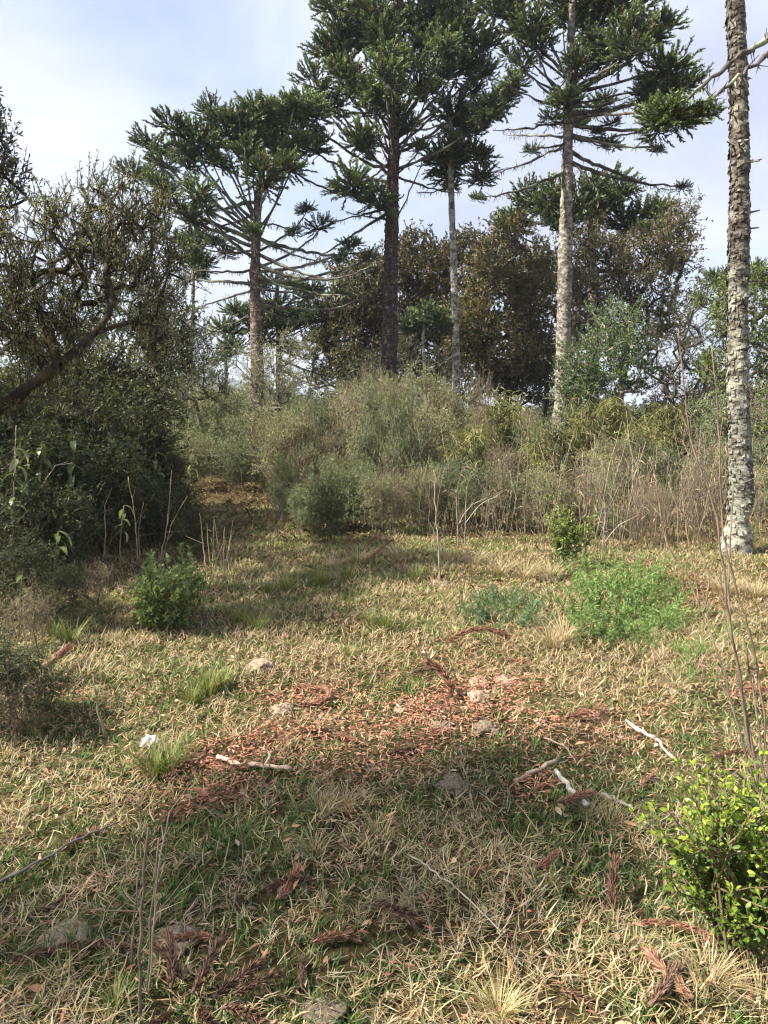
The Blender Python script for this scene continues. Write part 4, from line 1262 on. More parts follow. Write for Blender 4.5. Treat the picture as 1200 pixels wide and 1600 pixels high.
for (px, py, s) in [(760, 975, .75), (790, 968, .8), (820, 975, .55), (740, 965, .5), (800, 950, .7), (775, 945, .6)]:
    put(herbd[rs.integers(2)], 'green_herb', gp(px, py), 'bluish green feathery herb at the shaded side of the clearing', 'plant', 'bluish feathery herbs', rs.random() * 6.28, s)

# ------------------------------------------------------------------ bare saplings and stems
def stem_px(t, base, pts, r0, r1, colr, rng, sides=5, twigs=0, name='stem'):
    """pts: (px, py, Y) along the stem"""
    P = np.array([at(*p) for p in pts]) - base
    n = max(8, int(np.linalg.norm(P[-1] - P[0]) / .05))
    pp = smooth_path(P, n) + rng.normal(size=(n, 3)) * .0025
    mb = MB()
    tube(mb, pp, np.linspace(r0, r1, n), sides, np.array(colr)[None] * rng.uniform(.8, 1.2, (n, 1)))
    for q in range(twigs):
        i = rng.integers(n // 3, n)
        e = pp[i] + unit(rng.normal(size=3) * .5 + (pp[-1] - pp[0]) * .8) * rng.uniform(.05, .22)
        prisms(mb, pp[i:i + 1], e[None], r1 * .9, r1 * .4, np.array(colr))
    return mb.obj(name, M_wood, t)

rg = np.random.default_rng(5)
b = gp(1196, 1240); Yb = float(b[1])
t = thing('bare_sapling', b, 'leafless many-stemmed sapling rising behind the bright yellow-green bush', 'sapling')
G1, G2 = (.18, .15, .11), (.23, .17, .125)
stem_px(t, b, [(1190, 1245, Yb), (1165, 1130, Yb), (1150, 1020, Yb), (1138, 950, Yb + .05), (1140, 860, Yb + .1), (1146, 760, Yb + .15)], .0065, .003, G1, rg, 6, 2)
stem_px(t, b, [(1194, 1245, Yb), (1172, 1150, Yb), (1156, 1060, Yb), (1138, 960, Yb - .05), (1125, 850, Yb - .1), (1108, 760, Yb - .1), (1080, 700, Yb - .1), (1068, 600, Yb - .1), (1060, 510, Yb - .1)], .0065, .002, G2, rg, 6, 3)
stem_px(t, b, [(1198, 1245, Yb), (1186, 1150, Yb), (1178, 1080, Yb), (1160, 990, Yb), (1148, 960, Yb)], .006, .003, G1, rg)
stem_px(t, b, [(1188, 1250, Yb), (1160, 1160, Yb), (1140, 1080, Yb + .1), (1118, 1010, Yb + .15), (1102, 960, Yb + .2)], .007, .003, G1, rg, 5, 2)
stem_px(t, b, [(1202, 1245, Yb), (1196, 1140, Yb), (1186, 1060, Yb), (1170, 980, Yb), (1150, 920, Yb), (1128, 830, Yb), (1124, 700, Yb), (1120, 610, Yb), (1112, 540, Yb)], .006, .002, G2, rg, 5, 3)
stem_px(t, b, [(1184, 1250, Yb), (1150, 1190, Yb), (1130, 1230, Yb - .1), (1112, 1270, Yb - .2)], .006, .003, (.16, .13, .11), rg)
b = gp(1095, 965); Yb = float(b[1])
t = thing('bare_sapling', b, 'thin reddish leafless sapling between the feathery herbs and the lichen trunk', 'sapling')
stem_px(t, b, [(1098, 965, Yb), (1075, 900, Yb), (1040, 850, Yb), (1030, 790, Yb), (1022, 740, Yb)], .008, .003, (.30, .21, .14), rg, 5, 4)
stem_px(t, b, [(1094, 950, Yb), (1082, 880, Yb), (1070, 810, Yb), (1064, 740, Yb)], .007, .003, (.30, .21, .14), rg, 5, 4)
stem_px(t, b, [(1100, 960, Yb), (1110, 900, Yb), (1094, 850, Yb), (1078, 820, Yb)], .006, .003, (.26, .19, .13), rg, 5, 3)
b = gp(688, 912); Yb = float(b[1])
t = thing('bare_sapling', b, 'single thin pale sapling standing alone at the back of the grass', 'sapling')
stem_px(t, b, [(688, 912, Yb), (685, 850, Yb), (680, 790, Yb), (678, 735, Yb)], .009, .004, (.30, .26, .21), rg, 5, 5)
for (px, py, top, lean, lab) in [(716, 858, 765, -4, 'thin forked pale sapling at the thicket foot right of the lone one'), (726, 856, 760, 3, 'straight pale sapling with a side twig at the thicket foot'), (585 + 355, 880, 800, 6, 'small forked pale sapling on the bare slope')]:
    b = gp(px, py); Yb = float(b[1])
    t = thing('bare_sapling', b, lab, 'sapling')
    stem_px(t, b, [(px, py, Yb), (px + lean * .4, (py + top) / 2, Yb), (px + lean, top, Yb)], .008, .003, (.33, .29, .23), rg, 5, 4)
    stem_px(t, b, [(px + lean * .4, (py + top) / 2 + 10, Yb), (px + lean + 22, (py + top) / 2 - 22, Yb), (px + lean + 50, (py + top) / 2 - 34, Yb)], .006, .003, (.36, .32, .26), rg, 5, 2, 'side_branch')
# left foreground pale stem
b = gp(-12, 905); Yb = float(b[1])
t = thing('bare_sapling', b, 'pale forked leafless stem at the left edge before the dark woods', 'sapling')
stem_px(t, b, [(-12, 905, Yb), (8, 830, Yb), (20, 770, Yb), (26, 665, Yb)], .010, .003, (.42, .37, .31), rg, 6, 3)
stem_px(t, b, [(15, 805, Yb), (50, 780, Yb), (75, 745, Yb), (86, 728, Yb)], .006, .002, (.42, .37, .31), rg, 5, 2, 'side_branch')
for (px, py, ptx, ty, lab) in [(215, 880, 200, 745, 'dry broken straw-coloured cane leaning under the left woods'), (250, 878, 268, 735, 'forked dry cane behind the round green bush'), (160, 880, 163, 790, 'slim dry cane in the shade beside the broken one')]:
    b = gp(px, py); Yb = float(b[1])
    t = thing('dry_cane', b, lab, 'plant')
    stem_px(t, b, [(px, py, Yb), ((px + ptx) / 2 + 4, (py + ty) / 2, Yb), (ptx, ty, Yb)], .009, .004, (.40, .31, .19), rg, 5, 3)
    stem_px(t, b, [(px + 3, py, Yb), ((px + ptx) / 2 + 9, (py + ty) / 2 + 10, Yb), (ptx + 25, ty + 40, Yb)], .006, .003, (.34, .27, .17), rg, 5, 2, 'side_branch')
b = gp(338, 905); Yb = float(b[1])
t = thing('dry_cane', b, 'bundle of upright straw-coloured canes right of the round green bush', 'plant')
for q in range(9):
    x0 = 338 + rg.uniform(-14, 14); x1 = x0 + rg.uniform(-22, 30)
    stem_px(t, b, [(x0, 905, Yb), ((x0 + x1) / 2, 865, Yb), (x1, rg.uniform(780, 850), Yb)], .007, .003, (.42, .33, .2), rg, 4, 1)

# plants with long drooping leaves, each leaf a part
def big_leaf_mesh(L, W, droop, colr, seed):
    rng = np.random.default_rng(seed)
    mb = MB(); n = 8
    f = np.linspace(0, 1, n)
    w = W * np.sin(np.clip(f * .92 + .08, 0, 1) * math.pi) ** .8
    ang = np.cumsum(np.full(n, droop / n))
    x = np.concatenate([[0], np.cumsum(np.cos(ang[:-1]))]) * L / n
    z = np.concatenate([[0], -np.cumsum(np.sin(ang[:-1]))]) * L / n
    V = []
    for k in range(n):
        V += [(x[k], w[k] / 2, z[k] + w[k] * .18), (x[k], 0, z[k]), (x[k], -w[k] / 2, z[k] + w[k] * .18)]
    Q = []
    for k in range(n - 1):
        a = k * 3
        Q += [(a, a + 1, a + 4, a + 3), (a + 1, a + 2, a + 5, a + 4)]
    mb.add(V, Q, None, np.array(colr))
    return mb.mesh('leaf', M_gloss, True)
LEAF_G = [big_leaf_mesh(.20, .05, 1.6, c, 1) for c in ((.10, .13, .045), (.16, .19, .07), (.07, .10, .04))]
LEAF_P = [big_leaf_mesh(.2, .05, 1.9, c, 1) for c in ((.30, .31, .16), (.24, .26, .12))]
def droop_plant(px, py, top_py, label, nl, seed, size=1.0, pale=0.0, topx=None):
    rng = np.random.default_rng(seed)
    b = gp(px, py); Yb = float(b[1])
    t = thing('drooping_plant', b, label, 'plant')
    tx = px + 6 if topx is None else topx
    stem_px(t, b, [(px, py, Yb), ((px + tx) / 2 - 4, (py + top_py) / 2, Yb), (tx, top_py, Yb)], .007, .004, (.22, .19, .12), rng)
    for k in range(nl):
        f = 1 - .45 * (k / nl) ** 1.2
        p = at(px * (1 - f) + tx * f, py * (1 - f) + top_py * f, Yb) - b
        o = link('leaf', (LEAF_P if rng.random() < pale else LEAF_G)[rng.integers(2)], t, p)
        o.rotation_euler = (rng.normal() * .2, rng.uniform(-.6, .3), k * 2.4 + rng.normal() * .3)
        s = size * rng.uniform(.75, 1.15); o.scale = (s, s, s)
droop_plant(238, 850, 708, 'plant with long pale drooping leaves in front of the black forked trunk', 9, 1, 1.0, .5)
droop_plant(296, 850, 700, 'plant with drooping green leaves beside the sunlit thicket edge', 9, 2, .95, .3)
droop_plant(188, 900, 790, 'stem with hanging withered pale leaves beside the broken dry cane', 6, 3, .8, .7)
droop_plant(60, 900, 690, 'tall plant with dark drooping leaves under the twisted limbs', 14, 4, 1.1, .1)
droop_plant(110, 890, 680, 'plant with a fan of hanging green leaves under the twisted limbs', 14, 5, 1.1, .15)
droop_plant(20, 930, 700, 'plant with curled yellowish leaves beside the pale forked stem', 9, 6, 1.0, .6)
droop_plant(85, 960, 830, 'low plant with broad dark leaves in the shade at the left edge', 10, 7, .9, .1)
droop_plant(30, 1000, 890, 'small leafy plant on the shaded bank at the left edge', 8, 8, .7, .2)
droop_plant(165, 1155, 1055, 'lone seedling with a few hanging green leaves on the sunlit grass', 5, 9, .30, .3, 146)
droop_plant(390, 985, 890, 'slim dark-leaved weed at the right of the round green bush', 12, 10, .35, 0)
# ------------------------------------------------------------------ grass and litter
rg = np.random.default_rng(900)
def seg_mask(x, y, segs):
    m = np.zeros_like(x)
    for (a, b_, w, k) in segs:
        a, b_ = a[:2], b_[:2]
        ab = b_ - a
        t = np.clip(((x - a[0]) * ab[0] + (y - a[1]) * ab[1]) / max(ab @ ab, 1e-6), 0, 1)
        d = np.hypot(x - a[0] - t * ab[0], y - a[1] - t * ab[1])
        m = np.maximum(m, k * np.exp(-(d / w) ** 2))
    return m
RED = [(gp(330, 1190), gp(600, 1135), .22, 1.0), (gp(560, 1125), gp(900, 1125), .26, 1.0), (gp(680, 1085), gp(820, 1075), .20, .9), (gp(470, 1195), gp(640, 1170), .18, .9),
       (gp(440, 1100), gp(530, 1090), .14, .7), (gp(280, 1270), gp(420, 1225), .10, .8), (gp(850, 1140), gp(1000, 1120), .2, .4), (gp(30, 1080), gp(60, 1110), .25, .5),
       (gp(1140, 1080), gp(1200, 1070), .2, .5), (gp(820, 1250), gp(880, 1200), .10, .6), (gp(540, 1060), gp(740, 1040), .35, .3), (gp(1060, 905), gp(1090, 940), .4, .5)]
STRAW = [(gp(900, 1520), gp(850, 1600), .35, .8), (gp(1000, 1580), gp(700, 1590), .28, .6), (gp(20, 1230), gp(150, 1220), .35, .6), (gp(850, 1040), gp(1150, 1060), .6, .5),
         (gp(560, 960), gp(850, 1000), .5, .5), (gp(760, 900), gp(830, 900), .8, .9), (gp(560, 1290), gp(520, 1240), .18, .5), (gp(300, 1110), gp(560, 1060), .5, .4), (gp(1150, 930), gp(1200, 950), .7, .8)]
GREEN = [(gp(350, 1420), gp(560, 1520), .45, .35), (gp(420, 920), gp(640, 900), .6, .5), (gp(150, 1520), gp(320, 1580), .3, .35), (gp(320, 1080), gp(330, 1100), .18, .6)]

def cover(x, y):
    straw = .43 + .9 * (fbm(x * 1.7, y * 1.7, 21.3) - .5) + .75 * (vnoise(x * 6, y * 6, 4.2) - .5) + .7 * (vnoise(x * 15, y * 15, 8.2) - .5)
    straw = straw + .38 * seg_mask(x, y, STRAW) - .32 * seg_mask(x, y, GREEN) + .10 * np.clip((y - 3.6) / 2, 0, 1)
    red = seg_mask(x, y, RED) * (.75 + 1.1 * (vnoise(x * 5, y * 5, 9.1) - .35) + .6 * (vnoise(x * 13, y * 13, 19.1) - .45))
    return np.clip(straw, .06, .92), np.clip(red, 0, 1)

def sample_ground(n, y0, y1, dens, margin=.9, xk=.56):
    ys = np.linspace(y0, y1, 400)
    w = (2 * (xk * ys + margin)) * dens(ys)
    cdf = np.cumsum(w); tot = np.trapezoid(w, ys) if hasattr(np, 'trapezoid') else np.trapz(w, ys)
    y = np.interp(rg.random(n) * cdf[-1], cdf, ys)
    x = (rg.random(n) * 2 - 1) * (xk * y + margin)
    return x, y

dens = lambda y: 1.0 / (1 + (y / 2.6) ** 1.35)
N = 405000
x, y = sample_ground(N, 1.15, 12.0, dens)
straw, red = cover(x, y)
bald = vnoise(x * 3.1, y * 3.1, 55.0) * .55 + vnoise(x * 9, y * 9, 56.0) * .45
left_wood = np.clip((-.30 * y - 1.0 - x) / .6, 0, 1) * (y > 5.5)
keep = (rg.random(N) > red * .88) & (rg.random(N) > np.clip((bald - .66) * 6, 0, .6)) & (rg.random(N) > left_wood * .6)
x, y, straw, red = x[keep], y[keep], straw[keep], red[keep]
# blades stand in small tussocks
cx, cy = np.round(x * 14) / 14, np.round(y * 14) / 14
jx, jy = hash2(np.round(x * 14), np.round(y * 14), 1.0) - .5, hash2(np.round(x * 14), np.round(y * 14), 2.0) - .5
pull = rg.random(len(x)) * .65
x2 = x * (1 - pull) + (cx + jx * .07) * pull; y2 = y * (1 - pull) + (cy + jy * .07) * pull
n = len(x)
dead = rg.random(n) < straw
lush = vnoise(x * 2.2, y * 2.2, 33.0)
H = np.where(dead, rg.uniform(.016, .062, n), rg.uniform(.018, .056, n)) * np.where(rg.random(n) < .05, 1.8, 1.0) * (.6 + .75 * lush) * (1 + .03 * y)
Wd = np.where(dead, rg.uniform(.0014, .0046, n), rg.uniform(.0022, .0060, n)) * (1 + .10 * np.maximum(y - 2, 0))
az = rg.random(n) * 2 * math.pi
tilt = np.where(dead, rg.uniform(.7, 1.5, n), rg.uniform(.15, 1.25, n))
tilt2 = np.minimum(tilt + np.where(dead, rg.uniform(-.2, .3, n), rg.uniform(.0, .6, n)), 1.7)
d1 = np.stack([np.cos(az) * np.sin(tilt), np.sin(az) * np.sin(tilt), np.cos(tilt)], 1)
az2 = az + rg.normal(size=n) * .35
d2 = np.stack([np.cos(az2) * np.sin(tilt2), np.sin(az2) * np.sin(tilt2), np.cos(tilt2)], 1)
side = np.stack([-np.sin(az + rg.normal(size=n) * .4), np.cos(az), 0 * az], 1)
P0 = np.stack([x2, y2, hgt(x2, y2) + np.where(dead, rg.uniform(0, .035, n), 0)], 1)
P1 = P0 + d1 * (H * .55)[:, None]
P2 = P1 + d2 * (H * .55)[:, None]
for P in (P1, P2):
    P[:, 2] = np.maximum(P[:, 2], hgt(P[:, 0], P[:, 1]) + .004)
w = Wd[:, None] * .5
V = np.stack([P0 - side * w * .8, P0 + side * w * .8, P1 + side * w, P1 - side * w, P2], 1).reshape(-1, 3)
gcol = pick(rg, [(.07, .13, .04), (.11, .18, .05), (.18, .24, .07), (.25, .27, .09)], n, [.34, .32, .22, .12], .25)
dcol = pick(rg, [(.48, .36, .19), (.58, .47, .29), (.36, .25, .14), (.36, .31, .23), (.20, .135, .08)], n, [.30, .22, .22, .18, .08], .22)
farw = np.clip((y - 3.5) / 2.5, 0, 1)[:, None]
gcol = gcol * (1 - .35 * farw) + np.array([[.27, .28, .09]]) * .35 * farw
C = np.where(dead[:, None], dcol, gcol)
o = np.arange(n)[:, None] * 5
mb = MB()
mb.add(V, o + np.array([[0, 1, 2, 3]]), o + np.array([[3, 2, 4]]), np.repeat(C, 5, 0))
tag(mb.obj('grass', M_grass), 'short matted green and straw grass covering the clearing', None, None, 'stuff')

# red-brown araucaria litter: shed scale needles
n = 185000
x, y = sample_ground(n, 1.2, 8.5, lambda y: 1 / (1 + (y / 3) ** 1.2))
straw, red = cover(x, y)
k = rg.random(n) < np.clip(red * 1.0 + .035, 0, 1)
x, y = x[k], y[k]
n = len(x)
P = np.stack([x, y, hgt(x, y) + rg.uniform(.006, .055, n)], 1)
az = rg.random(n) * 6.283
D = np.stack([np.cos(az), np.sin(az), rg.normal(size=n) * .22], 1)
mb = MB()
leaves(mb, P, D, rg.uniform(.014, .046, n), rg.uniform(.0045, .0105, n), pick(rg, [(.40, .17, .11), (.52, .25, .17), (.28, .12, .08), (.52, .34, .23), (.16, .08, .055)], n, [.34, .24, .2, .12, .10], .25), rg, .2, flat=.75)
tag(mb.obj('needle_litter', M_litter), 'red-brown shed araucaria needles matted on the grass', None, None, 'stuff')
# scattered broad dead leaves
n = 1100
x, y = sample_ground(n, 1.2, 9.0, lambda y: 1 / (1 + (y / 3) ** 1.2))
P = np.stack([x, y, hgt(x, y) + rg.uniform(.015, .05, n)], 1)
az = rg.random(n) * 6.283
D = np.stack([np.cos(az), np.sin(az), rg.normal(size=n) * .3], 1)
mb = MB()
leaf6(mb, P, D, rg.uniform(.025, .055, n), rg.uniform(.010, .022, n), pick(rg, [(.42, .27, .15), (.36, .20, .11), (.48, .37, .24), (.25, .16, .10)], n), rg)
tag(mb.obj('leaf_litter', M_litter), 'scattered small dead leaves lying in the grass', None, None, 'stuff')
# brown shade litter and undergrowth stubble below the thicket and woods
n = 42000
x, y = sample_ground(n, 6.0, 15.0, lambda y: np.ones_like(y), 1.2)
edge = np.clip((y - 8.6) / .8, 0, 1) + np.clip((-.30 * y - .8 - x) / .6, 0, 1)
path = np.exp(-((x + .21 * y) / .9) ** 2)
k = rg.random(n) < np.clip(edge, .05, 1) * (1 - .55 * path)
x, y = x[k], y[k]; n = len(x)
P = np.stack([x, y, hgt(x, y)], 1)
D = rg.normal(size=(n, 3)) * .6 + np.array([[0, 0, .8]])
mb = MB()
leaves(mb, P, D, rg.uniform(.06, .24, n), rg.uniform(.006, .014, n), pick(rg, [(.30, .23, .12), (.20, .15, .09), (.13, .13, .055), (.26, .15, .09), (.40, .31, .18)], n), rg, .1, droop=.3)
tag(mb.obj('undergrowth', M_litter), 'dry brown undergrowth and dead grass below the shrubs', None, None, 'stuff')

# tussocks of longer grass
def tussock_model(seed, n, h, cols, spread=.05, lean=.6):
    rng = np.random.default_rng(seed)
    mb = MB()
    m = 6
    for k in range(n):
        a = rng.random() * 6.283
        b_ = np.array((math.cos(a), math.sin(a), 0)) * spread * rng.random()
        hh = h * rng.uniform(.5, 1.1)
        out = np.array((math.cos(a + rng.normal() * .4), math.sin(a), 0)) * hh * lean * rng.uniform(.3, 1.3)
        f = np.linspace(0, 1, m)[:, None]
        pts = b_ + np.array((0, 0, hh)) * (f - .28 * f ** 2.5) + out * f ** 1.7
        s = np.array((-math.sin(a), math.cos(a), 0)) * .5
        w = (.0042 * (1 - f ** 2) + .0004)
        V = np.concatenate([pts - s * w, pts + s * w])
        i = np.arange(m - 1)
        mb.add(V, np.stack([i, i + 1, m + i + 1, m + i], 1), None, np.array(cols[rng.integers(len(cols))]) * rng.uniform(.75, 1.25))
    return mb.mesh('grass_tussock', M_grass)
TUS_P = [tussock_model(500 + k, 170, .24, [(.45, .38, .18), (.52, .46, .26), (.36, .31, .12)], .06, .75) for k in range(2)]
TUS_G = [tussock_model(510 + k, 110, .22, [(.11, .17, .04), (.16, .21, .055), (.30, .26, .10)], .06, .7) for k in range(3)]
TUS_S = [tussock_model(520 + k, 120, .20, [(.40, .32, .17), (.30, .24, .14), (.47, .39, .23)], .08, 1.1) for k in range(3)]
def tuss(me, px, py, s, label, group=None):
    o = link('grass_tussock', me, None, gp(px, py) - np.array((0, 0, .01)))
    o.rotation_euler = (0, 0, rg.random() * 6.28); o.scale = (s, s, s)
    tag(o, label, 'grass tuft', group)
tuss(TUS_P[0], 780, 1592, .55, 'pale straw-yellow grass tussock on the sunlit foreground')
for (px, py, s) in [(325, 1085, 1.0), (345, 1075, .8), (300, 1100, .8), (600, 985, 1.0), (575, 975, .7), (400, 990, 1.1), (240, 1215, 1.0), (265, 1205, 1.0), (380, 975, 1.1), (110, 1010, 1.1), (85, 1000, 1.0), (450, 925, 1.0), (500, 915, 1.0), (540, 905, 1.0), (420, 930, .9), (650, 905, .9), (180, 1580, .5), (545, 1030, .7)]:
    tuss(TUS_G[rg.integers(3)], px, py, s, 'tuft of longer green grass standing above the short turf', 'green grass tufts')
for (px, py, s) in [(540, 1260, .6), (500, 1270, .5), (880, 1000, 1.0), (860, 1010, .9), (590, 1310, .5), (20, 1130, .75), (50, 1140, .6), (5, 1180, .6), (1060, 1075, .8), (780, 900, 1.2), (820, 905, 1.2), (740, 885, 1.2), (860, 905, 1.2), (700, 880, 1.2), (1130, 930, 1.2), (1180, 935, 1.2), (490, 1330, .5), (615, 1430, .5), (950, 1290, .6), (920, 1275, .5), (560, 880, 1.2), (620, 875, 1.2), (520, 890, 1.1), (1180, 1500, .7), (1110, 1540, .7), (1190, 1580, .7), (1000, 1490, .4)]:
    tuss(TUS_S[rg.integers(3)], px, py, s, 'tuft of dry straw-coloured grass lying over the turf', 'dry grass tufts')

# ------------------------------------------------------------------ dead araucaria twigs
def twig_model(seed, L, bend, cols, rad=.022, n=230, lift=.35):
    n = int(n * 2.0)
    rng = np.random.default_rng(seed)
    m = 14
    f = np.linspace(0, 1, m)
    a = bend * f
    pts = np.stack([np.cumsum(np.cos(a)) * L / m, np.cumsum(np.sin(a)) * L / m, rad * .7 + lift * L * .12 * np.sin(f * math.pi) + rng.normal(size=m) * .002], 1)
    mb = MB(); tube(mb, pts, np.linspace(.006, .003, m), 5, (.16, .10, .07))
    t = rng.random(n) * (m - 1.001); i = t.astype(int); ff = (t - i)[:, None]
    P = pts[i] * (1 - ff) + pts[i + 1] * ff
    ax = unit(pts[i + 1] - pts[i])
    ra = rng.normal(size=(n, 3)); ra = unit(ra - ax * (ra * ax).sum(1, keepdims=True))
    leaves(mb, P, ax * 1.0 + ra * .62, rng.uniform(.7, 1.2, n) * rad * 1.75, rad * .26, pick(rng, cols, n), rng, .15)
    return mb.mesh('dead_twig', M_litter)
RB = [(.25, .12, .075), (.31, .16, .10), (.17, .085, .055), (.37, .23, .15)]
RD = [(.13, .075, .05), (.18, .10, .068), (.09, .052, .037), (.24, .155, .10)]
TW = [twig_model(600 + k, .16, b_, c, .018, 210) for k, (b_, c) in enumerate([(.4, RB), (-.5, RB), (.2, RD), (-.3, RD), (.9, RB)])]
TWL = [twig_model(610 + k, .42, b_, c, .022, 420) for k, (b_, c) in enumerate([(.7, RD), (-.8, RB), (.3, RB), (-.4, RD)])]
LOOP = twig_model(620, .55, 3.6, RB, .022, 480, .2)
ARCH = twig_model(621, .5, .5, RB, .024, 420, 1.6)
def dead(me, px, py, deg, s, label, group=None, up=0.0, z=.02):
    p = gp(px, py)
    o = link('dead_twig', me, None, p + np.array((0, 0, z)))
    o.rotation_euler = (rg.normal() * .15, -up, math.radians(deg)); o.scale = (s, s, s)
    tag(o, label, 'twig', group)
dead(TW[0], 432, 1425, 62, 1.25, 'short plump red-brown araucaria twig pointing away on the dark green grass')
dead(TW[2], 500, 1388, 190, 1.0, 'small dull brown araucaria twig lying beside the plump red-brown one')
dead(TW[3], 570, 1425, -20, 1.1, 'brown araucaria twig half sunk in dry grass')
dead(TWL[0], 30, 1450, 25, .75, 'long dull brown araucaria twig lying near the thin grey stick')
dead(TWL[3], 0, 1525, 22, .85, 'long brown araucaria twig below the other at the left corner')
dead(TW[1], 95, 1345, 75, 1.0, 'brown araucaria twig pointing up the slope above the thin grey stick')
for (px, py, dg, s, up) in [(268, 1575, 100, 1.1, .5), (300, 1585, 60, 1.2, .45), (330, 1590, 30, 1.15, .25), (290, 1560, 140, .9, .5), (345, 1600, -20, 1.0, .1), (310, 1600, -60, 1.0, .2), (360, 1580, 15, 1.0, .15), (275, 1605, -110, .9, .2)]:
    dead(TW[2 + (px % 2)], px, py, dg, s * .85, 'dark brown spiky twig in the heap of dead araucaria twigs by the standing dry stalks', 'heaped dead twigs', up, .04)
dead(TW[3], 960, 1440, 80, 1.1, 'brown araucaria twig standing up left of the yellow-green bush', None, .4)
dead(TWL[1], 990, 1455, -4, .55, 'rust-red araucaria twig pushing under the yellow-green bush')
dead(TW[1], 1090, 1585, 125, 1.2, 'pale brown araucaria twig in the straw below the yellow-green bush')
dead(TW[2], 1010, 1595, 40, 1.2, 'dark araucaria twig in the sunlit straw at the lower edge')
dead(TW[0], 835, 1370, 30, .9, 'small rust-coloured araucaria twig on the straw in the middle foreground')
dead(LOOP, 455, 1112, -12, 1.0, 'rust-red araucaria twig curled into a hook on the litter')
dead(ARCH, 688, 1012, -8, 1.0, 'arched red-brown araucaria twig rising from the sunlit grass')
dead(TWL[2], 785, 1035, -40, .45, 'thin brown araucaria twig on sunlit grass right of the arched one')
dead(TW[4], 705, 1100, 100, 1.5, 'red-brown araucaria twig standing upright in the litter', None, .9)
dead(TWL[1], 290, 1262, 22, .75, 'rust-brown araucaria twig below the pale broken branch')
dead(TWL[2], 20, 1090, 70, 1.2, 'rust-red araucaria twig lying on the shaded left bank', None, .12)
dead(TWL[0], 60, 1085, 170, .9, 'dull red araucaria twig lying across the left bank')
dead(TWL[1], 830, 1250, 50, .5, 'matted rust-brown twig beside the short broken stick')
dead(TW[0], 865, 1265, 10, 1.1, 'rust-brown twig lying below the grey stick')
dead(TWL[3], 1110, 1195, 30, .6, 'dark red araucaria twig at the foot of the bare sapling')
dead(TWL[1], 1140, 1085, -8, .9, 'bright rust araucaria twig behind the bare sapling stems')
for (px, py, dg) in [(560, 875, 40), (545, 872, 75), (575, 880, 10)]:
    dead(TWL[2], px, py, dg, .8, 'pinkish dead twig in the dry spray at the thicket foot', 'dry pinkish spray', .6)
for (px, py, dg, s) in [(880, 1130, 10, 1.0), (930, 1135, 60, .9), (560, 1170, 130, .9), (600, 1190, 20, .9), (350, 1215, 10, 1.0), (520, 1150, 200, .9), (660, 1150, -20, .9), (1150, 1330, 80, .8), (480, 1490, 30, .9), (340, 1480, 170, .8), (870, 1560, -30, .8), (470, 1560, 100, .7), (720, 1385, 40, .7), (250, 1300, 80, .8), (640, 1060, 30, 1.0), (1000, 1240, 40, .8)]:
    dead(TW[rg.integers(5)], px, py, dg, s, 'small brown araucaria twig dropped on the turf', 'small dropped twigs')

# ------------------------------------------------------------------ sticks, stalks, clods, scrap
def stick(name, label, pxs, r0, r1, colr, lifts=None, forks=(), wig=.006):
    pts = np.array([gp(*p) for p in pxs])
    lf = np.array(lifts if lifts is not None else [.03] * len(pxs))
    pts[:, 2] += lf
    b_ = pts.mean(0); b_[2] -= .02
    t = thing(name, b_, label, 'stick')
    n = max(10, int(np.linalg.norm(pts[-1] - pts[0]) / .025))
    pp = smooth_path(pts, n) - b_ + rg.normal(size=(n, 3)) * wig * .5
    mb = MB(); tube(mb, pp, np.linspace(r0, r1, n) * (1 + .1 * rg.normal(size=n)), 8, np.array(colr)[None] * rg.uniform(.75, 1.2, (n, 1)), .1, rg)
    mb.obj('stem', M_wood, t, True)
    for (i, p, r) in forks:
        e = gp(*p); e[2] += .04; e = e - b_
        s0 = pp[int(i * (n - 1))]
        q = smooth_path([s0, (s0 + e) / 2 + rg.normal(size=3) * .01, e], 8)
        mb = MB(); tube(mb, q, np.linspace(r, r * .6, 8), 6, np.array(colr) * rg.uniform(.9, 1.1), .1, rg)
        mb.obj('side_branch', M_wood, t, True)
stick('fallen_branch', 'pale broken branch with a short fork lying on the red litter', [(340, 1190), (370, 1204), (415, 1206), (455, 1210)], .011, .009, (.46, .36, .26), forks=[(.75, (420, 1188), .009)])
stick('broken_stick', 'short thick grey stick with pale end lying in the turf', [(868, 1222), (885, 1240), (900, 1255), (916, 1270)], .012, .011, (.37, .345, .305), [.05, .045, .035, .03])
stick('broken_stick', 'short brown stick propped against matted needles', [(805, 1232), (835, 1218), (870, 1203)], .010, .008, (.40, .31, .23), [.03, .04, .05])
stick('crooked_stick', 'crooked pale grey stick lying below the herbs', [(978, 1133), (1005, 1155), (1030, 1165), (1035, 1180), (1052, 1194)], .010, .008, (.36, .325, .28))
stick('thin_stick', 'long thin dark grey stick slanting over the left foreground', [(-10, 1398), (60, 1372), (120, 1340), (188, 1308)], .006, .003, (.17, .155, .14), [.04, .06, .07, .06])
stick('thin_stick', 'very thin pale stick slanting across the middle turf', [(640, 1352), (700, 1400), (745, 1440), (785, 1480)], .003, .002, (.42, .36, .28), [.04, .05, .05, .04])
stick('thin_stick', 'thin twig lying beside the upright dry weed on the right turf', [(850, 1165), (885, 1185), (900, 1205)], .004, .003, (.30, .22, .16), [.04, .06, .04])
stick('bleached_stick', 'small bleached wood piece beyond the grey stick', [(940, 1250), (965, 1262), (990, 1275)], .009, .006, (.38, .34, .29))

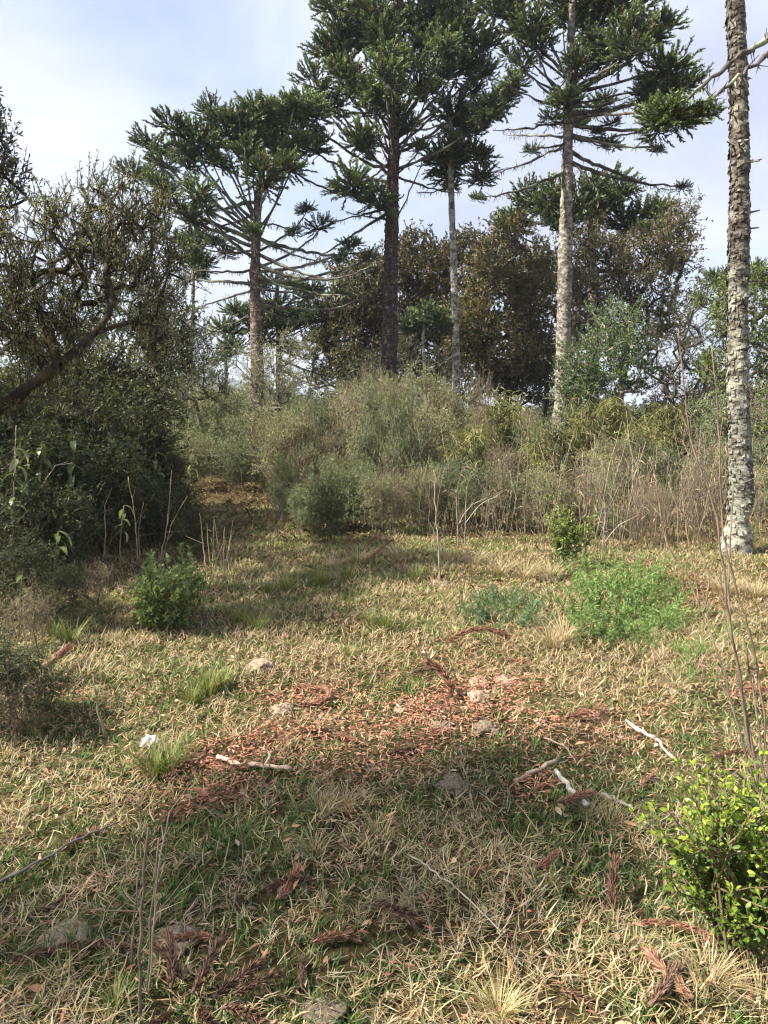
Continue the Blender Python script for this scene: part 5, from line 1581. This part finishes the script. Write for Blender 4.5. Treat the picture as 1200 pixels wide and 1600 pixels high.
def stalk(px, py, tx, ty, r, colr, label, twigs=2, mids=()):
    b_ = gp(px, py); Yb = float(b_[1])
    t = thing('dry_stalk', b_, label, 'stalk')
    stem_px(t, b_, [(px, py + 6, Yb)] + [(m_[0], m_[1], Yb) for m_ in mids] + [(tx, ty, Yb + .02)], r, r * .6, colr, rg, 5, twigs)
    return t, b_, Yb
GB = (.15, .115, .085)
stalk(216, 1605, 228, 1292, .0055, GB, 'tallest standing dry brown stalk in the left foreground', 1, [(220, 1450)])
stalk(228, 1560, 248, 1310, .0045, GB, 'dry stalk leaning right behind the tallest one', 2, [(236, 1420)])
stalk(200, 1520, 217, 1370, .004, (.22, .18, .14), 'shorter grey dry stalk left of the tallest one', 1)
stalk(232, 1570, 262, 1270, .003, (.24, .19, .14), 'hair-thin dry stalk beside the leaning one', 2, [(243, 1400)])
stalk(350, 1480, 372, 1255, .003, (.15, .12, .095), 'dry branching weed stalk left of the plump twig', 7, [(362, 1420), (382, 1370)])
stalk(932, 1180, 930, 1110, .003, (.16, .11, .08), 'small upright dry weed beside the crooked stick', 5)
stalk(705, 1160, 703, 1090, .003, (.25, .14, .10), 'thin dry weed standing in the red litter', 4)
stalk(412, 1215, 410, 1165, .002, (.2, .15, .11), 'tiny upright dry stem behind the pale broken branch', 1)

def clod(px, py, wpx, label, mat, seed, flat=.6, group='pale earth clods', name='earth_clod', cat='clod'):
    rng = np.random.default_rng(seed)
    p = gp(px, py)
    s = wpx * np.linalg.norm(p - np.array((0, 0, EYE))) / FPX / 2
    import bmesh
    bm = bmesh.new(); bmesh.ops.create_icosphere(bm, subdivisions=4, radius=1)
    off = rng.random(3) * 20
    me = bpy.data.meshes.new(name)
    for v in bm.verts:
        c = v.co
        a = fbm(c.x * 1.6 + off[0], c.y * 1.6 + c.z * 1.3 + off[1], off[2], 3) - .5
        a2 = vnoise(c.x * 5 + off[1], c.y * 5 + c.z * 4, off[0]) - .5
        v.co = c * (1 + .9 * float(a) + .3 * float(a2))
        v.co.z *= flat
        v.co *= s
    bm.to_mesh(me); bm.free()
    me.materials.append(mat)
    me.polygons.foreach_set('use_smooth', np.ones(len(me.polygons), bool))
    o = link(name, me, None, p + np.array((0, 0, s * flat * .12)))
    o.rotation_euler = (0, 0, rng.random() * 6.28)
    tag(o, label, cat, group)
LC1 = 'pale lump of dry earth lying among the red litter'
clod(747, 1096, 36, 'largest pale earth clod with a dark hollow beside the upright red twig', M_clod, 1, .75, None)
clod(790, 1068, 34, LC1, M_clod, 2); clod(750, 1068, 26, LC1, M_clod, 3); clod(625, 1110, 20, LC1, M_clod, 5)
clod(760, 1142, 40, 'greyish earth clod in the shade at the lower edge of the red litter', M_clod_grey, 4, .6, None)
clod(845, 1130, 18, LC1, M_clod, 7); clod(440, 1112, 34, LC1, M_clod, 8); clod(690, 1138, 36, LC1, M_clod_grey, 9, .45)
clod(405, 1045, 42, 'earth clod with a rusty face at the edge of the sunlit grass', M_clod, 10, .6, None)
clod(710, 1232, 50, 'dark crumbly earth mound in the shaded turf', M_clod_grey, 11, .5, None)
clod(278, 1472, 52, 'grey earth mound behind the heap of dead twigs', M_clod_grey, 12, .5, None)
clod(112, 1465, 66, 'pale worn earth mound beside the long dull twig', M_clod, 13, .3, None)
clod(1062, 1078, 44, 'flat pale earth patch right of the sunlit clearing', M_clod, 14, .3, None)
clod(505, 1590, 60, 'pale earth mound at the lower edge of the turf', M_clod_grey, 15, .4, None)
clod(860, 905, 30, 'dark earth lump under the lone shrubs on the slope', M_clod_grey, 16, .5, None)
clod(235, 1163, 24, 'small white crumpled scrap lying on the sunlit grass', M_white, 17, .95, None, 'white_scrap', 'scrap')
clod(690, 912, 40, 'dark dug-up earth at the foot of the lone pale sapling', M_clod_grey, 18, .25, None)

# ------------------------------------------------------------------ air
def build_haze():
    m = bpy.data.materials.new('haze_air'); m.use_nodes = True
    nt = m.node_tree; nt.nodes.clear()
    out = nt.nodes.new('ShaderNodeOutputMaterial'); v = nt.nodes.new('ShaderNodeVolumePrincipled')
    v.inputs['Color'].default_value = (.80, .88, 1.0, 1)
    v.inputs['Density'].default_value = .0006
    v.inputs['Anisotropy'].default_value = 0.2
    nt.links.new(v.outputs['Volume'], out.inputs['Volume'])
    mb = MB()
    x0, x1, y0, y1, z0, z1 = -2700, 2700, -250, 2700, -12, 80
    V = [(x0, y0, z0), (x1, y0, z0), (x1, y1, z0), (x0, y1, z0), (x0, y0, z1), (x1, y0, z1), (x1, y1, z1), (x0, y1, z1)]
    mb.add(V, [(3, 2, 1, 0), (4, 5, 6, 7), (0, 1, 5, 4), (1, 2, 6, 5), (2, 3, 7, 6), (3, 0, 4, 7)])
    tag(mb.obj('haze', m), 'thin bluish air over the far hills', None, None, 'stuff')
USE_HAZE = True
if USE_HAZE: build_haze()
